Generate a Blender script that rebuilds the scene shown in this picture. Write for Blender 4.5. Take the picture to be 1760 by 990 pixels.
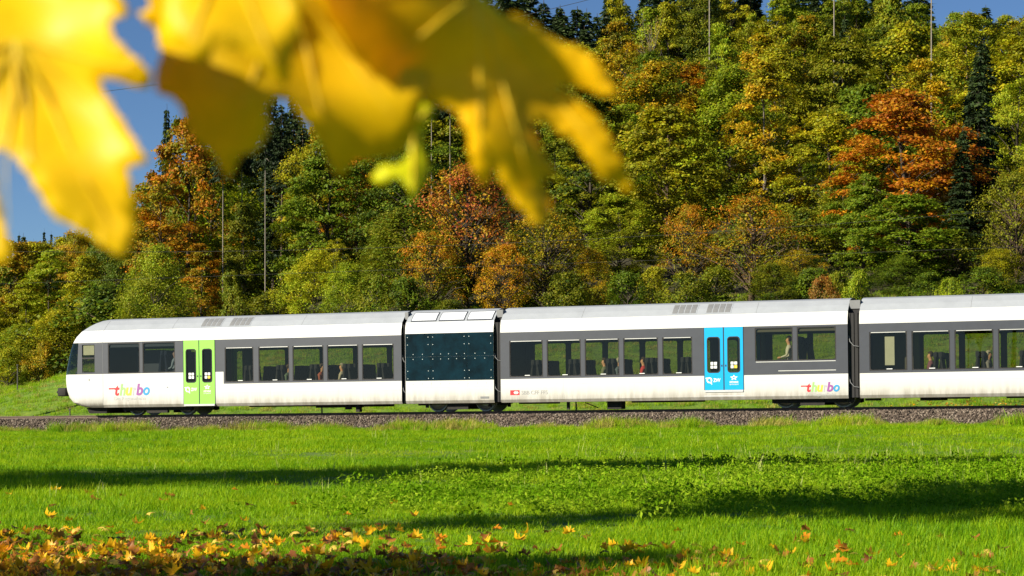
import bpy, bmesh, math, random
import numpy as np
from mathutils import Matrix, Vector
from mathutils.geometry import delaunay_2d_cdt

R = math.radians
scene = bpy.context.scene
COL = scene.collection
for o in list(bpy.data.objects):
    bpy.data.objects.remove(o)

# ------------------------------------------------------------------ camera, sky, sun, exposure
EYE = 1.2
FPX, CX, HY = 3430.0, 880.0, 685.0            # focal length and horizon measured on the 1760 px photograph
cam_d = bpy.data.cameras.new('camera')
cam = bpy.data.objects.new('camera', cam_d)
COL.objects.link(cam)
cam.location = (0, 0, EYE)
cam.rotation_euler = (R(90), 0, 0)
cam_d.sensor_width = 36.0
cam_d.lens = FPX / 1760 * 36.0
cam_d.shift_y = (HY - 495.0) / 1760.0
cam_d.clip_start = 0.05
cam_d.clip_end = 6000
cam_d.dof.use_dof = True
cam_d.dof.focus_distance = 75.0
cam_d.dof.aperture_fstop = 12.5
scene.camera = cam

SUN_AZ, SUN_EL = 60.0, 27.0                   # light heads 60 deg to the right of the view direction
SUN_H = (math.sin(R(SUN_AZ)), math.cos(R(SUN_AZ)))
world = bpy.data.worlds.new('World')
scene.world = world
world.use_nodes = True
wn = world.node_tree
bg = wn.nodes['Background']
sky = wn.nodes.new('ShaderNodeTexSky')
sky.sky_type = 'NISHITA'
sky.sun_disc = False
sky.sun_elevation = R(SUN_EL)
sky.sun_rotation = R(180 + SUN_AZ)
sky.altitude = 2600
sky.air_density = 1.0
sky.dust_density = 0.0
sky.ozone_density = 6.0
wn.links.new(sky.outputs['Color'], bg.inputs['Color'])
bg.inputs['Strength'].default_value = 0.05

sd = bpy.data.lights.new('sun', 'SUN')
sd.energy = 5.0
sd.angle = R(0.53)
sd.color = (1.0, 0.91, 0.74)
sun = bpy.data.objects.new('sun', sd)
COL.objects.link(sun)
sdir = Vector((SUN_H[0] * math.cos(R(SUN_EL)), SUN_H[1] * math.cos(R(SUN_EL)), -math.sin(R(SUN_EL))))
sun.rotation_euler = sdir.to_track_quat('-Z', 'Y').to_euler()
sun.location = (-60, -40, 60)

vs = scene.view_settings
vs.view_transform = 'Standard'
vs.look = 'None'
vs.gamma = 1.0
vs.exposure = 0.9
vs.use_curve_mapping = False
scene.cycles.max_bounces = 8
scene.cycles.transparent_max_bounces = 16

# ------------------------------------------------------------------ helpers
rng = np.random.default_rng(7)
OFF = Vector((0, 0, 0))


def tag(o, label=None, cat=None, group=None, kind=None):
    if label: o['label'] = label
    if cat: o['category'] = cat
    if group: o['group'] = group
    if kind: o['kind'] = kind
    return o


def link(o, parent=None):
    COL.objects.link(o)
    if parent is not None:
        o.parent = parent
    return o


def empty(name, mat=None, loc=None):
    o = bpy.data.objects.new(name, None)
    o.empty_display_size = 0.2
    COL.objects.link(o)
    if mat is not None: o.matrix_world = mat
    if loc is not None: o.location = loc
    return o


def np_mesh(name, verts, faces_flat, nper, mats, midx=None, smooth=False, attrs=None):
    """verts (N,3); faces_flat int array with constant nper vertices per face"""
    me = bpy.data.meshes.new(name)
    verts = np.asarray(verts, dtype=np.float32)
    ff = np.asarray(faces_flat, dtype=np.int32).ravel()
    nf = len(ff) // nper
    me.vertices.add(len(verts))
    me.vertices.foreach_set('co', verts.ravel())
    me.loops.add(len(ff))
    me.loops.foreach_set('vertex_index', ff)
    me.polygons.add(nf)
    me.polygons.foreach_set('loop_start', np.arange(nf, dtype=np.int32) * nper)
    me.polygons.foreach_set('loop_total', np.full(nf, nper, dtype=np.int32))
    if midx is not None:
        me.polygons.foreach_set('material_index', np.asarray(midx, dtype=np.int32))
    me.polygons.foreach_set('use_smooth', np.full(nf, smooth, dtype=bool))
    for m in mats: me.materials.append(m)
    if attrs:
        for k, v in attrs.items():
            a = me.attributes.new(k, 'FLOAT', 'FACE')
            a.data.foreach_set('value', np.asarray(v, dtype=np.float32))
    me.update(calc_edges=True)
    return me


class MB:
    """collects boxes, tubes and polygons into one mesh"""
    def __init__(self):
        self.v, self.f, self.m = [], [], []

    def add(self, verts, faces, mi=0):
        n = len(self.v)
        self.v += [tuple(p) for p in verts]
        self.f += [tuple(i + n for i in fc) for fc in faces]
        self.m += [mi] * len(faces)
        return self

    def box(self, x0, x1, y0, y1, z0, z1, mi=0, ch=0.0):
        if ch <= 0:
            vs_ = [(x, y, z) for z in (z0, z1) for y in (y0, y1) for x in (x0, x1)]
            fs = [(0, 2, 3, 1), (4, 5, 7, 6), (0, 1, 5, 4), (2, 6, 7, 3), (0, 4, 6, 2), (1, 3, 7, 5)]
            return self.add(vs_, fs, mi)
        bm = bmesh.new()
        bmesh.ops.create_cube(bm, size=1)
        bmesh.ops.scale(bm, vec=(x1 - x0, y1 - y0, z1 - z0), verts=bm.verts)
        bmesh.ops.translate(bm, vec=((x0 + x1) / 2, (y0 + y1) / 2, (z0 + z1) / 2), verts=bm.verts)
        bmesh.ops.bevel(bm, geom=bm.edges[:], offset=ch, segments=2, affect='EDGES', profile=0.5)
        bm.verts.index_update()
        self.add([v.co[:] for v in bm.verts], [[v.index for v in f.verts] for f in bm.faces], mi)
        bm.free()
        return self

    def tube(self, pts, rad, n=8, mi=0, caps=True):
        pts = [Vector(p) for p in pts]
        if not hasattr(rad, '__len__'): rad = [rad] * len(pts)
        vv, ff = [], []
        for i, p in enumerate(pts):
            d = (pts[min(i + 1, len(pts) - 1)] - pts[max(i - 1, 0)]).normalized()
            a = d.orthogonal() if abs(d.z) > 0.9 else d.cross(Vector((0, 0, 1)))
            a.normalize()
            b = d.cross(a)
            for k in range(n):
                t = 2 * math.pi * k / n
                vv.append(p + (a * math.cos(t) + b * math.sin(t)) * rad[i])
        for i in range(len(pts) - 1):
            for k in range(n):
                k2 = (k + 1) % n
                ff.append((i * n + k, i * n + k2, (i + 1) * n + k2, (i + 1) * n + k))
        if caps:
            ff.append(tuple(range(n))[::-1])
            ff.append(tuple((len(pts) - 1) * n + k for k in range(n)))
        return self.add(vv, ff, mi)

    def mesh(self, name, mats, smooth=False):
        me = bpy.data.meshes.new(name)
        o = OFF
        me.from_pydata([(x - o[0], y - o[1], z - o[2]) for x, y, z in self.v], [], self.f)
        for m in (mats if isinstance(mats, (list, tuple)) else [mats]): me.materials.append(m)
        me.polygons.foreach_set('material_index', self.m)
        me.polygons.foreach_set('use_smooth', [smooth] * len(self.f))
        me.update()
        return me

    def build(self, name, mats, parent=None, smooth=False):
        return link(bpy.data.objects.new(name, self.mesh(name, mats, smooth)), parent)


def copy_tree(o, parent=None):
    c = o.copy()
    COL.objects.link(c)
    c.parent = parent
    for ch in o.children:
        copy_tree(ch, c)
    return c


# ------------------------------------------------------------------ materials
def mat(name):
    m = bpy.data.materials.new(name)
    m.use_nodes = True
    nt = m.node_tree
    return m, nt, nt.nodes['Principled BSDF'], nt.nodes['Material Output']


def N(nt, t, **kw):
    n = nt.nodes.new(t)
    for k, v in kw.items(): setattr(n, k, v)
    return n


def ramp(nt, fac, stops):
    r = N(nt, 'ShaderNodeValToRGB')
    e = r.color_ramp.elements
    while len(e) < len(stops): e.new(0.5)
    for el, (p, c) in zip(e, stops):
        el.position = p
        el.color = c if len(c) == 4 else (*c, 1)
    nt.links.new(fac, r.inputs['Fac'])
    return r.outputs['Color']


def noise(nt, scale, detail=4, rough=0.6, coord='Object', vec=None):
    n = N(nt, 'ShaderNodeTexNoise')
    n.inputs['Scale'].default_value = scale
    n.inputs['Detail'].default_value = detail
    n.inputs['Roughness'].default_value = rough
    if vec is None:
        tc = N(nt, 'ShaderNodeTexCoord')
        vec = tc.outputs[coord]
    nt.links.new(vec, n.inputs['Vector'])
    return n.outputs['Fac']


def paint(name, col, rough=0.35, metal=0.0, var=0.06, scale=3.0, bump=0.0, coat=0.0):
    m, nt, b, _ = mat(name)
    f = noise(nt, scale, 5, 0.65)
    c = ramp(nt, f, [(0.3, tuple(x * (1 - var) for x in col)), (0.7, tuple(min(1, x * (1 + var)) for x in col))])
    nt.links.new(c, b.inputs['Base Color'])
    b.inputs['Roughness'].default_value = rough
    b.inputs['Metallic'].default_value = metal
    b.inputs['Coat Weight'].default_value = coat
    if bump:
        bp = N(nt, 'ShaderNodeBump')
        bp.inputs['Strength'].default_value = bump
        bp.inputs['Distance'].default_value = 0.02
        nt.links.new(noise(nt, scale * 6, 4), bp.inputs['Height'])
        nt.links.new(bp.outputs['Normal'], b.inputs['Normal'])
    return m


def body_white():
    """white car paint with a little road grime in streaks towards the sill"""
    m, nt, b, _ = mat('white_paint')
    tc = N(nt, 'ShaderNodeTexCoord')
    mp = N(nt, 'ShaderNodeMapping')
    mp.inputs['Scale'].default_value = (2.2, 1, 0.35)
    nt.links.new(tc.outputs['Object'], mp.inputs['Vector'])
    f = noise(nt, 2.0, 6, 0.7, vec=mp.outputs['Vector'])
    sep = N(nt, 'ShaderNodeSeparateXYZ')
    nt.links.new(tc.outputs['Object'], sep.inputs[0])
    mr = N(nt, 'ShaderNodeMapRange')
    mr.inputs['From Min'].default_value = 0.95
    mr.inputs['From Max'].default_value = 0.3
    nt.links.new(sep.outputs['Z'], mr.inputs['Value'])
    mul = N(nt, 'ShaderNodeMath', operation='MULTIPLY')
    nt.links.new(f, mul.inputs[0])
    nt.links.new(mr.outputs[0], mul.inputs[1])
    c = ramp(nt, mul.outputs[0], [(0.0, (0.61, 0.61, 0.60)), (0.18, (0.56, 0.555, 0.53)), (0.5, (0.33, 0.31, 0.27))])
    nt.links.new(c, b.inputs['Base Color'])
    b.inputs['Roughness'].default_value = 0.32
    bp = N(nt, 'ShaderNodeBump')
    bp.inputs['Strength'].default_value = 0.12
    bp.inputs['Distance'].default_value = 0.05
    nt.links.new(noise(nt, 1.3, 2, 0.5), bp.inputs['Height'])
    nt.links.new(bp.outputs['Normal'], b.inputs['Normal'])
    return m


def glass(name, tint, ior=1.45, rough=0.0, extra=0.0):
    m, nt, b, out = mat(name)
    nt.nodes.remove(b)
    tr = N(nt, 'ShaderNodeBsdfTransparent')
    tr.inputs['Color'].default_value = (*tint, 1)
    gl = N(nt, 'ShaderNodeBsdfGlossy')
    gl.inputs['Roughness'].default_value = rough
    lw = N(nt, 'ShaderNodeLayerWeight')                  # Schlick reflectance, the same from both sides of the pane
    pw = N(nt, 'ShaderNodeMath', operation='POWER')
    nt.links.new(lw.outputs['Facing'], pw.inputs[0])
    pw.inputs[1].default_value = 5.0
    f0 = ((ior - 1) / (ior + 1)) ** 2
    ad = N(nt, 'ShaderNodeMath', operation='MULTIPLY_ADD')
    nt.links.new(pw.outputs[0], ad.inputs[0])
    ad.inputs[1].default_value = 1 - f0
    ad.inputs[2].default_value = f0 + extra
    mx = N(nt, 'ShaderNodeMixShader')
    nt.links.new(ad.outputs[0], mx.inputs[0])
    nt.links.new(tr.outputs[0], mx.inputs[1])
    nt.links.new(gl.outputs[0], mx.inputs[2])
    nt.links.new(mx.outputs[0], out.inputs['Surface'])
    return m


def leafy(name, trans=0.35, rough=0.55, hue=0.03, val=(0.72, 1.3), two=True):
    """foliage: object colour and the object's second colour mixed spray by spray"""
    m, nt, b, out = mat(name)
    oi = N(nt, 'ShaderNodeObjectInfo')
    at = N(nt, 'ShaderNodeAttribute', attribute_name='mixv')
    rn = N(nt, 'ShaderNodeAttribute', attribute_name='rnd')
    c2 = N(nt, 'ShaderNodeAttribute', attribute_type='OBJECT', attribute_name='col2')
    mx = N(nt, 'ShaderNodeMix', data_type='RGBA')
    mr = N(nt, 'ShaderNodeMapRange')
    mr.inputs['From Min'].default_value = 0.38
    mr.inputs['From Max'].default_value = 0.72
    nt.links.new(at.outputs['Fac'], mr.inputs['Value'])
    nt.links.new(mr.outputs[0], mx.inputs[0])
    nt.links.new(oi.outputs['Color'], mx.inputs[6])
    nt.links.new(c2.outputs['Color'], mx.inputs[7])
    hs = N(nt, 'ShaderNodeHueSaturation')
    nt.links.new(mx.outputs[2], hs.inputs['Color'])
    h = N(nt, 'ShaderNodeMapRange')
    h.inputs['To Min'].default_value = 0.5 - hue
    h.inputs['To Max'].default_value = 0.5 + hue
    nt.links.new(rn.outputs['Fac'], h.inputs['Value'])
    nt.links.new(h.outputs[0], hs.inputs['Hue'])
    wv = N(nt, 'ShaderNodeTexWhiteNoise', noise_dimensions='1D')
    nt.links.new(rn.outputs['Fac'], wv.inputs['W'])
    v = N(nt, 'ShaderNodeMapRange')
    v.inputs['To Min'].default_value = val[0]
    v.inputs['To Max'].default_value = val[1]
    nt.links.new(wv.outputs['Value'], v.inputs['Value'])
    nt.links.new(v.outputs[0], hs.inputs['Value'])
    nt.links.new(hs.outputs[0], b.inputs['Base Color'])
    b.inputs['Roughness'].default_value = rough
    b.inputs['Specular IOR Level'].default_value = 0.25
    tl = N(nt, 'ShaderNodeBsdfTranslucent')
    nt.links.new(hs.outputs[0], tl.inputs['Color'])
    ms = N(nt, 'ShaderNodeMixShader')
    ms.inputs[0].default_value = trans
    nt.links.new(b.outputs[0], ms.inputs[1])
    nt.links.new(tl.outputs[0], ms.inputs[2])
    nt.links.new(ms.outputs[0], out.inputs['Surface'])
    return m


def bark(name, use_obj=True, col=(0.06, 0.045, 0.03)):
    m, nt, b, _ = mat(name)
    f = noise(nt, 9.0, 5, 0.7)
    mx = N(nt, 'ShaderNodeMix', data_type='RGBA', blend_type='MULTIPLY')
    mx.inputs[0].default_value = 1.0
    if use_obj:
        oi = N(nt, 'ShaderNodeObjectInfo')
        nt.links.new(oi.outputs['Color'], mx.inputs[6])
    else:
        mx.inputs[6].default_value = (*col, 1)
    nt.links.new(ramp(nt, f, [(0.3, (0.45, 0.45, 0.45)), (0.65, (1.15, 1.12, 1.08))]), mx.inputs[7])
    nt.links.new(mx.outputs[2], b.inputs['Base Color'])
    b.inputs['Roughness'].default_value = 0.9
    bp = N(nt, 'ShaderNodeBump')
    bp.inputs['Strength'].default_value = 0.6
    nt.links.new(f, bp.inputs['Height'])
    nt.links.new(bp.outputs['Normal'], b.inputs['Normal'])
    return m


def blade_mat(name, stops, trans=0.4, spec=0.22, rough=0.55):
    m, nt, b, out = mat(name)
    oi = N(nt, 'ShaderNodeObjectInfo')
    at = N(nt, 'ShaderNodeAttribute', attribute_name='rnd')
    geo = N(nt, 'ShaderNodeNewGeometry')
    f = noise(nt, 0.22, 3, 0.6, vec=geo.outputs['Position'])
    a1 = N(nt, 'ShaderNodeMath', operation='MULTIPLY_ADD')
    nt.links.new(at.outputs['Fac'], a1.inputs[0])
    a1.inputs[1].default_value = 0.45
    nt.links.new(f, a1.inputs[2])
    a2 = N(nt, 'ShaderNodeMath', operation='MULTIPLY_ADD')
    nt.links.new(oi.outputs['Random'], a2.inputs[0])
    a2.inputs[1].default_value = 0.3
    nt.links.new(a1.outputs[0], a2.inputs[2])
    sc = N(nt, 'ShaderNodeMath', operation='MULTIPLY')
    nt.links.new(a2.outputs[0], sc.inputs[0])
    sc.inputs[1].default_value = 0.62
    c = ramp(nt, sc.outputs[0], stops)
    nt.links.new(c, b.inputs['Base Color'])
    b.inputs['Roughness'].default_value = rough
    b.inputs['Specular IOR Level'].default_value = spec
    tl = N(nt, 'ShaderNodeBsdfTranslucent')
    nt.links.new(c, tl.inputs['Color'])
    ms = N(nt, 'ShaderNodeMixShader')
    ms.inputs[0].default_value = trans
    nt.links.new(b.outputs[0], ms.inputs[1])
    nt.links.new(tl.outputs[0], ms.inputs[2])
    nt.links.new(ms.outputs[0], out.inputs['Surface'])
    return m


def maple_leaf_mat(name, vein=True, trans=0.42):
    m, nt, b, out = mat(name)
    oi = N(nt, 'ShaderNodeObjectInfo')
    tc = N(nt, 'ShaderNodeTexCoord')
    f = noise(nt, 28.0, 5, 0.65, vec=tc.outputs['Object'])
    hs = N(nt, 'ShaderNodeHueSaturation')
    nt.links.new(oi.outputs['Color'], hs.inputs['Color'])
    v = N(nt, 'ShaderNodeMapRange')
    v.inputs['From Min'].default_value = 0.3
    v.inputs['From Max'].default_value = 0.7
    v.inputs['To Min'].default_value = 0.78
    v.inputs['To Max'].default_value = 1.12
    nt.links.new(f, v.inputs['Value'])
    nt.links.new(v.outputs[0], hs.inputs['Value'])
    h = N(nt, 'ShaderNodeMapRange')
    h.inputs['To Min'].default_value = 0.485
    h.inputs['To Max'].default_value = 0.51
    nt.links.new(noise(nt, 9.0, 3, 0.6, vec=tc.outputs['Object']), h.inputs['Value'])
    nt.links.new(h.outputs[0], hs.inputs['Hue'])
    nt.links.new(hs.outputs[0], b.inputs['Base Color'])
    b.inputs['Roughness'].default_value = 0.45
    b.inputs['Specular IOR Level'].default_value = 0.25
    tl = N(nt, 'ShaderNodeBsdfTranslucent')
    nt.links.new(hs.outputs[0], tl.inputs['Color'])
    ms = N(nt, 'ShaderNodeMixShader')
    ms.inputs[0].default_value = trans
    nt.links.new(b.outputs[0], ms.inputs[1])
    nt.links.new(tl.outputs[0], ms.inputs[2])
    nt.links.new(ms.outputs[0], out.inputs['Surface'])
    return m


M = {}
M['white'] = body_white()
M['grey'] = paint('grey_band_paint', (0.047, 0.052, 0.068), 0.45, var=0.08)
M['roof'] = paint('roof_paint', (0.325, 0.35, 0.385), 0.45, var=0.08, scale=1.5)
M['black'] = paint('black_rubber', (0.012, 0.011, 0.012), 0.7, var=0.2, scale=8)
M['under'] = paint('underframe', (0.018, 0.016, 0.014), 0.85, var=0.3, scale=9)
M['wheel'] = paint('wheel_steel', (0.30, 0.30, 0.28), 0.45, metal=0.6, var=0.2, scale=12)
M['inner'] = paint('interior_lining', (0.10, 0.10, 0.10), 0.7)
M['ifloor'] = paint('interior_floor', (0.06, 0.06, 0.065), 0.7)
M['seat'] = paint('seat_fabric', (0.020, 0.024, 0.040), 0.9, var=0.25, scale=20)
M['table'] = paint('table_top', (0.42, 0.42, 0.40), 0.5)
M['panel'] = paint('power_panel', (0.0015, 0.0135, 0.022), 0.3, var=0.55, scale=2.2)
M['panel'].node_tree.nodes['Principled BSDF'].inputs['Specular IOR Level'].default_value = 0.12
M['rivet'] = paint('rivet', (0.55, 0.62, 0.60), 0.4)
M['green'] = paint('green_door_paint', (0.26, 0.66, 0.085), 0.35, var=0.03)
M['blue'] = paint('blue_door_paint', (0.0, 0.35, 0.72), 0.35, var=0.03)
M['trim'] = paint('aluminium_trim', (0.62, 0.62, 0.60), 0.4, metal=0.3)
M['sill'] = paint('door_sill', (0.50, 0.51, 0.53), 0.45)
M['grille'] = paint('vent_grille', (0.17, 0.175, 0.185), 0.6)
M['skylight'] = paint('roof_hatch', (0.66, 0.69, 0.74), 0.16, var=0.12, scale=1.2, coat=0.4)
M['glass'] = glass('window_glass', (0.60, 0.59, 0.45), 1.48, 0.0, 0.0)
M['cabglass'] = glass('cab_glass', (0.40, 0.44, 0.44), 1.42, 0.0, 0.01)
M['blind'] = paint('blind', (0.55, 0.58, 0.60), 0.8)
M['text_grey'] = paint('lettering_grey', (0.30, 0.30, 0.30), 0.5)
M['text_pale'] = paint('lettering_pale_grey', (0.42, 0.43, 0.42), 0.5)
M['text_white'] = paint('lettering_white', (0.80, 0.82, 0.82), 0.5)
for nm, c in dict(red=(0.62, 0.02, 0.03), lgreen=(0.30, 0.60, 0.18), yellow=(0.90, 0.62, 0.06), orange=(0.85, 0.45, 0.05), silver=(0.42, 0.42, 0.46),
                  violet=(0.28, 0.08, 0.30), lblue=(0.03, 0.28, 0.55)).items():
    M['t_' + nm] = paint('lettering_' + nm, c, 0.45, var=0.02)
M['rail'] = paint('rail_steel', (0.11, 0.075, 0.055), 0.6, metal=0.3, var=0.3, scale=10)
M['sleeper'] = paint('sleeper_concrete', (0.20, 0.18, 0.16), 0.9, var=0.2, scale=8, bump=0.3)
M['wire'] = paint('wire', (0.03, 0.03, 0.028), 0.9)
M['mast'] = paint('mast_steel', (0.25, 0.26, 0.26), 0.6, metal=0.3)
M['post'] = paint('post_metal', (0.07, 0.065, 0.055), 0.8, var=0.3, scale=14)
M['skin'] = paint('skin', (0.52, 0.29, 0.20), 0.6)
M['trousers'] = paint('trousers', (0.03, 0.035, 0.06), 0.85)
M['hair'] = paint('hair', (0.045, 0.028, 0.018), 0.7, var=0.3, scale=40)
M['hair_grey'] = paint('hair_grey', (0.32, 0.31, 0.29), 0.7, var=0.2, scale=40)
M['eye'] = paint('eye', (0.02, 0.015, 0.012), 0.3)
M['crown'] = leafy('autumn_leaves')
M['needles'] = leafy('spruce_needles', trans=0.12, rough=0.6, hue=0.02, val=(0.6, 1.25))
M['bark'] = bark('tree_bark')
M['twig'] = bark('twig_bark', False, (0.10, 0.055, 0.025))
M['mleaf'] = maple_leaf_mat('maple_leaf')
M['vein'] = paint('leaf_vein', (0.80, 0.55, 0.01), 0.6)
M['fallen'] = maple_leaf_mat('fallen_leaf', trans=0.3)


def shirt(name, col):
    return paint('shirt_' + name, col, 0.85)


# ------------------------------------------------------------------ track frame and ground height
P0 = np.array([-16.24, 79.6, 0.53])
P1 = np.array([11.6, 69.9, 0.895])
U = (P1 - P0) / np.linalg.norm(P1 - P0)
PHI = math.atan2(-U[1], U[0])
NN = np.array([math.sin(PHI), math.cos(PHI), 0.0])
W = np.cross(U, NN)
TRACK = Matrix(((U[0], NN[0], W[0], P0[0]), (U[1], NN[1], W[1], P0[1]), (U[2], NN[2], W[2], P0[2]), (0, 0, 0, 1)))
UH = np.array([math.cos(PHI), -math.sin(PHI)])


def st(X, Y):
    dx, dy = np.asarray(X, float) - P0[0], np.asarray(Y, float) - P0[1]
    return dx * UH[0] + dy * UH[1], dx * NN[0] + dy * NN[1]


def sm(a, b, x):
    k = np.clip((x - a) / (b - a), 0, 1)
    return k * k * (3 - 2 * k)


def lumps(X, Y):
    return (0.5 * np.sin(X * 0.31 + 1.3 * np.sin(Y * 0.17)) + 0.5 * np.sin(Y * 0.43 + 1.1 * np.sin(X * 0.23 + 2)) +
            0.35 * np.sin(X * 1.1 + Y * 0.7) * np.sin(Y * 0.9 - X * 0.5))


def gz(X, Y):
    X = np.asarray(X, float)
    Y = np.asarray(Y, float)
    s, t = st(X, Y)
    zt = 0.53 + 0.01239 * np.clip(s, -70, 90)
    near = sm(-34, -2.4, t) * (zt - 0.66)
    bed = zt - 0.80
    rise = 2.3 + 2.4 * sm(-18, -9, s)
    far_ = zt - 0.62 + rise * (0.75 * sm(5.5, 22, t) + 0.25 * sm(10, 32, t))
    A = 0.05 + 0.95 * sm(-46, 2, X)
    hill = 0.215 * A * np.clip(t - 27, 0, 118) + 0.03 * np.clip(t - 145, 0, 1e4)
    z = np.where(t < -1.5, near, np.where(t < 4.6, bed, far_ + hill))
    amp = 0.035 * np.where(t < -3, 1, 0) + 0.10 * sm(6, 14, t) + 0.5 * sm(30, 60, t)
    return z + amp * lumps(X, Y)


def axis(parts):
    out = []
    for a, b, n in parts: out += list(np.linspace(a, b, n, endpoint=False))
    return np.array(out + [parts[-1][1]])


def ground_mat():
    m, nt, b, _ = mat('meadow_soil')
    geo = N(nt, 'ShaderNodeNewGeometry')
    at = N(nt, 'ShaderNodeAttribute', attribute_name='forest')
    f1 = noise(nt, 0.35, 6, 0.65, vec=geo.outputs['Position'])
    f2 = noise(nt, 7.0, 5, 0.7, vec=geo.outputs['Position'])
    g1 = ramp(nt, f1, [(0.3, (0.075, 0.16, 0.006)), (0.55, (0.14, 0.24, 0.008)), (0.75, (0.22, 0.28, 0.02))])
    g2 = ramp(nt, f2, [(0.3, (0.5, 0.5, 0.45)), (0.7, (1.2, 1.2, 1.1))])
    mu = N(nt, 'ShaderNodeMix', data_type='RGBA', blend_type='MULTIPLY')
    mu.inputs[0].default_value = 1
    nt.links.new(g1, mu.inputs[6])
    nt.links.new(g2, mu.inputs[7])
    fl = ramp(nt, f2, [(0.3, (0.016, 0.018, 0.006)), (0.5, (0.035, 0.030, 0.010)), (0.75, (0.075, 0.055, 0.016))])
    mx = N(nt, 'ShaderNodeMix', data_type='RGBA')
    nt.links.new(at.outputs['Fac'], mx.inputs[0])
    nt.links.new(mu.outputs[2], mx.inputs[6])
    nt.links.new(fl, mx.inputs[7])
    nt.links.new(mx.outputs[2], b.inputs['Base Color'])
    b.inputs['Roughness'].default_value = 0.95
    bp = N(nt, 'ShaderNodeBump')
    bp.inputs['Strength'].default_value = 0.7
    bp.inputs['Distance'].default_value = 0.06
    nt.links.new(f2, bp.inputs['Height'])
    nt.links.new(bp.outputs['Normal'], b.inputs['Normal'])
    return m


gx = axis([(-3000, -400, 8), (-400, -80, 24), (-80, 80, 130), (80, 400, 24), (400, 3000, 8)])
gy = axis([(-2500, -100, 8), (-100, 0, 20), (0, 55, 36), (55, 115, 110), (115, 260, 70), (260, 600, 20), (600, 4500, 12)])
GX, GY = np.meshgrid(gx, gy)
GZ = gz(GX, GY)
nx, ny = len(gx), len(gy)
idx = np.arange(nx * ny).reshape(ny, nx)
quads = np.stack([idx[:-1, :-1], idx[:-1, 1:], idx[1:, 1:], idx[1:, :-1]], -1).reshape(-1, 4)
_, gt = st(GX, GY)
fo = sm(27, 36, gt)
fo = (fo[:-1, :-1] + fo[1:, 1:]).ravel() / 2
ground = link(bpy.data.objects.new('ground', np_mesh('ground', np.stack([GX, GY, GZ], -1).reshape(-1, 3), quads, 4, [ground_mat()], None, True, {'forest': fo})))
tag(ground, kind='structure')

# ------------------------------------------------------------------ scatter with geometry nodes (only for what nobody could count)
def scatter_group(name, coll):
    ng = bpy.data.node_groups.new(name, 'GeometryNodeTree')
    ng.interface.new_socket('Geometry', in_out='INPUT', socket_type='NodeSocketGeometry')
    ng.interface.new_socket('Geometry', in_out='OUTPUT', socket_type='NodeSocketGeometry')
    n = ng.nodes
    gi, go = n.new('NodeGroupInput'), n.new('NodeGroupOutput')
    ip = n.new('GeometryNodeInstanceOnPoints')
    ci = n.new('GeometryNodeCollectionInfo')
    ci.inputs['Collection'].default_value = coll
    ci.inputs['Separate Children'].default_value = True
    ci.inputs['Reset Children'].default_value = True
    mp = n.new('GeometryNodeMeshToPoints')
    ng.links.new(gi.outputs[0], mp.inputs['Mesh'])
    ng.links.new(mp.outputs[0], ip.inputs['Points'])
    ng.links.new(ci.outputs[0], ip.inputs['Instance'])
    ip.inputs['Pick Instance'].default_value = True
    for nm, ty, sock in (('idx', 'INT', 'Instance Index'), ('rot', 'FLOAT_VECTOR', 'Rotation'), ('scl', 'FLOAT_VECTOR', 'Scale')):
        na = n.new('GeometryNodeInputNamedAttribute')
        na.data_type = ty
        na.inputs['Name'].default_value = nm
        ng.links.new(na.outputs['Attribute'], ip.inputs[sock])
    ng.links.new(ip.outputs[0], go.inputs[0])
    return ng


def scatter(name, pts, rot, scl, protos, label=None, cat=None, parent=None):
    """one object: every point carries one of the prototype meshes"""
    coll = bpy.data.collections.new(name + '_pieces')
    for i, me in enumerate(protos):
        coll.objects.link(bpy.data.objects.new('%s_piece_%02d' % (name, i), me))
    n = len(pts)
    me = bpy.data.meshes.new(name)
    me.vertices.add(n)
    me.vertices.foreach_set('co', np.asarray(pts, np.float32).ravel())
    a = me.attributes.new('rot', 'FLOAT_VECTOR', 'POINT')
    a.data.foreach_set('vector', np.asarray(rot, np.float32).ravel())
    a = me.attributes.new('scl', 'FLOAT_VECTOR', 'POINT')
    a.data.foreach_set('vector', np.asarray(scl, np.float32).ravel())
    a = me.attributes.new('idx', 'INT', 'POINT')
    a.data.foreach_set('value', rng.integers(0, len(protos), n).astype(np.int32))
    o = link(bpy.data.objects.new(name, me), parent)
    md = o.modifiers.new('scatter', 'NODES')
    md.node_group = scatter_group(name, coll)
    if label: tag(o, label, cat)
    o['kind'] = 'stuff'
    return o


# ------------------------------------------------------------------ railway track
prof = [(-2.0, -0.86), (-1.55, -0.70), (-0.62, -0.20), (-0.3, -0.17), (3.2, -0.17), (3.5, -0.20), (4.4, -0.66), (4.8, -0.82)]
ss = np.linspace(-75, 95, 341)
bv = []
for s_ in ss:
    for k, (t_, z_) in enumerate(prof):
        j = 0.03 * math.sin(s_ * 2.1 + k) + 0.03 * math.sin(s_ * 5.3 + 2 * k)
        bv.append((s_, t_ + j, z_ + (0.4 * j if 0 < k < 7 else 0)))
npf = len(prof)
bi = np.arange(len(bv)).reshape(-1, npf)
bq = np.stack([bi[:-1, :-1], bi[1:, :-1], bi[1:, 1:], bi[:-1, 1:]], -1).reshape(-1, 4)


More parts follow.
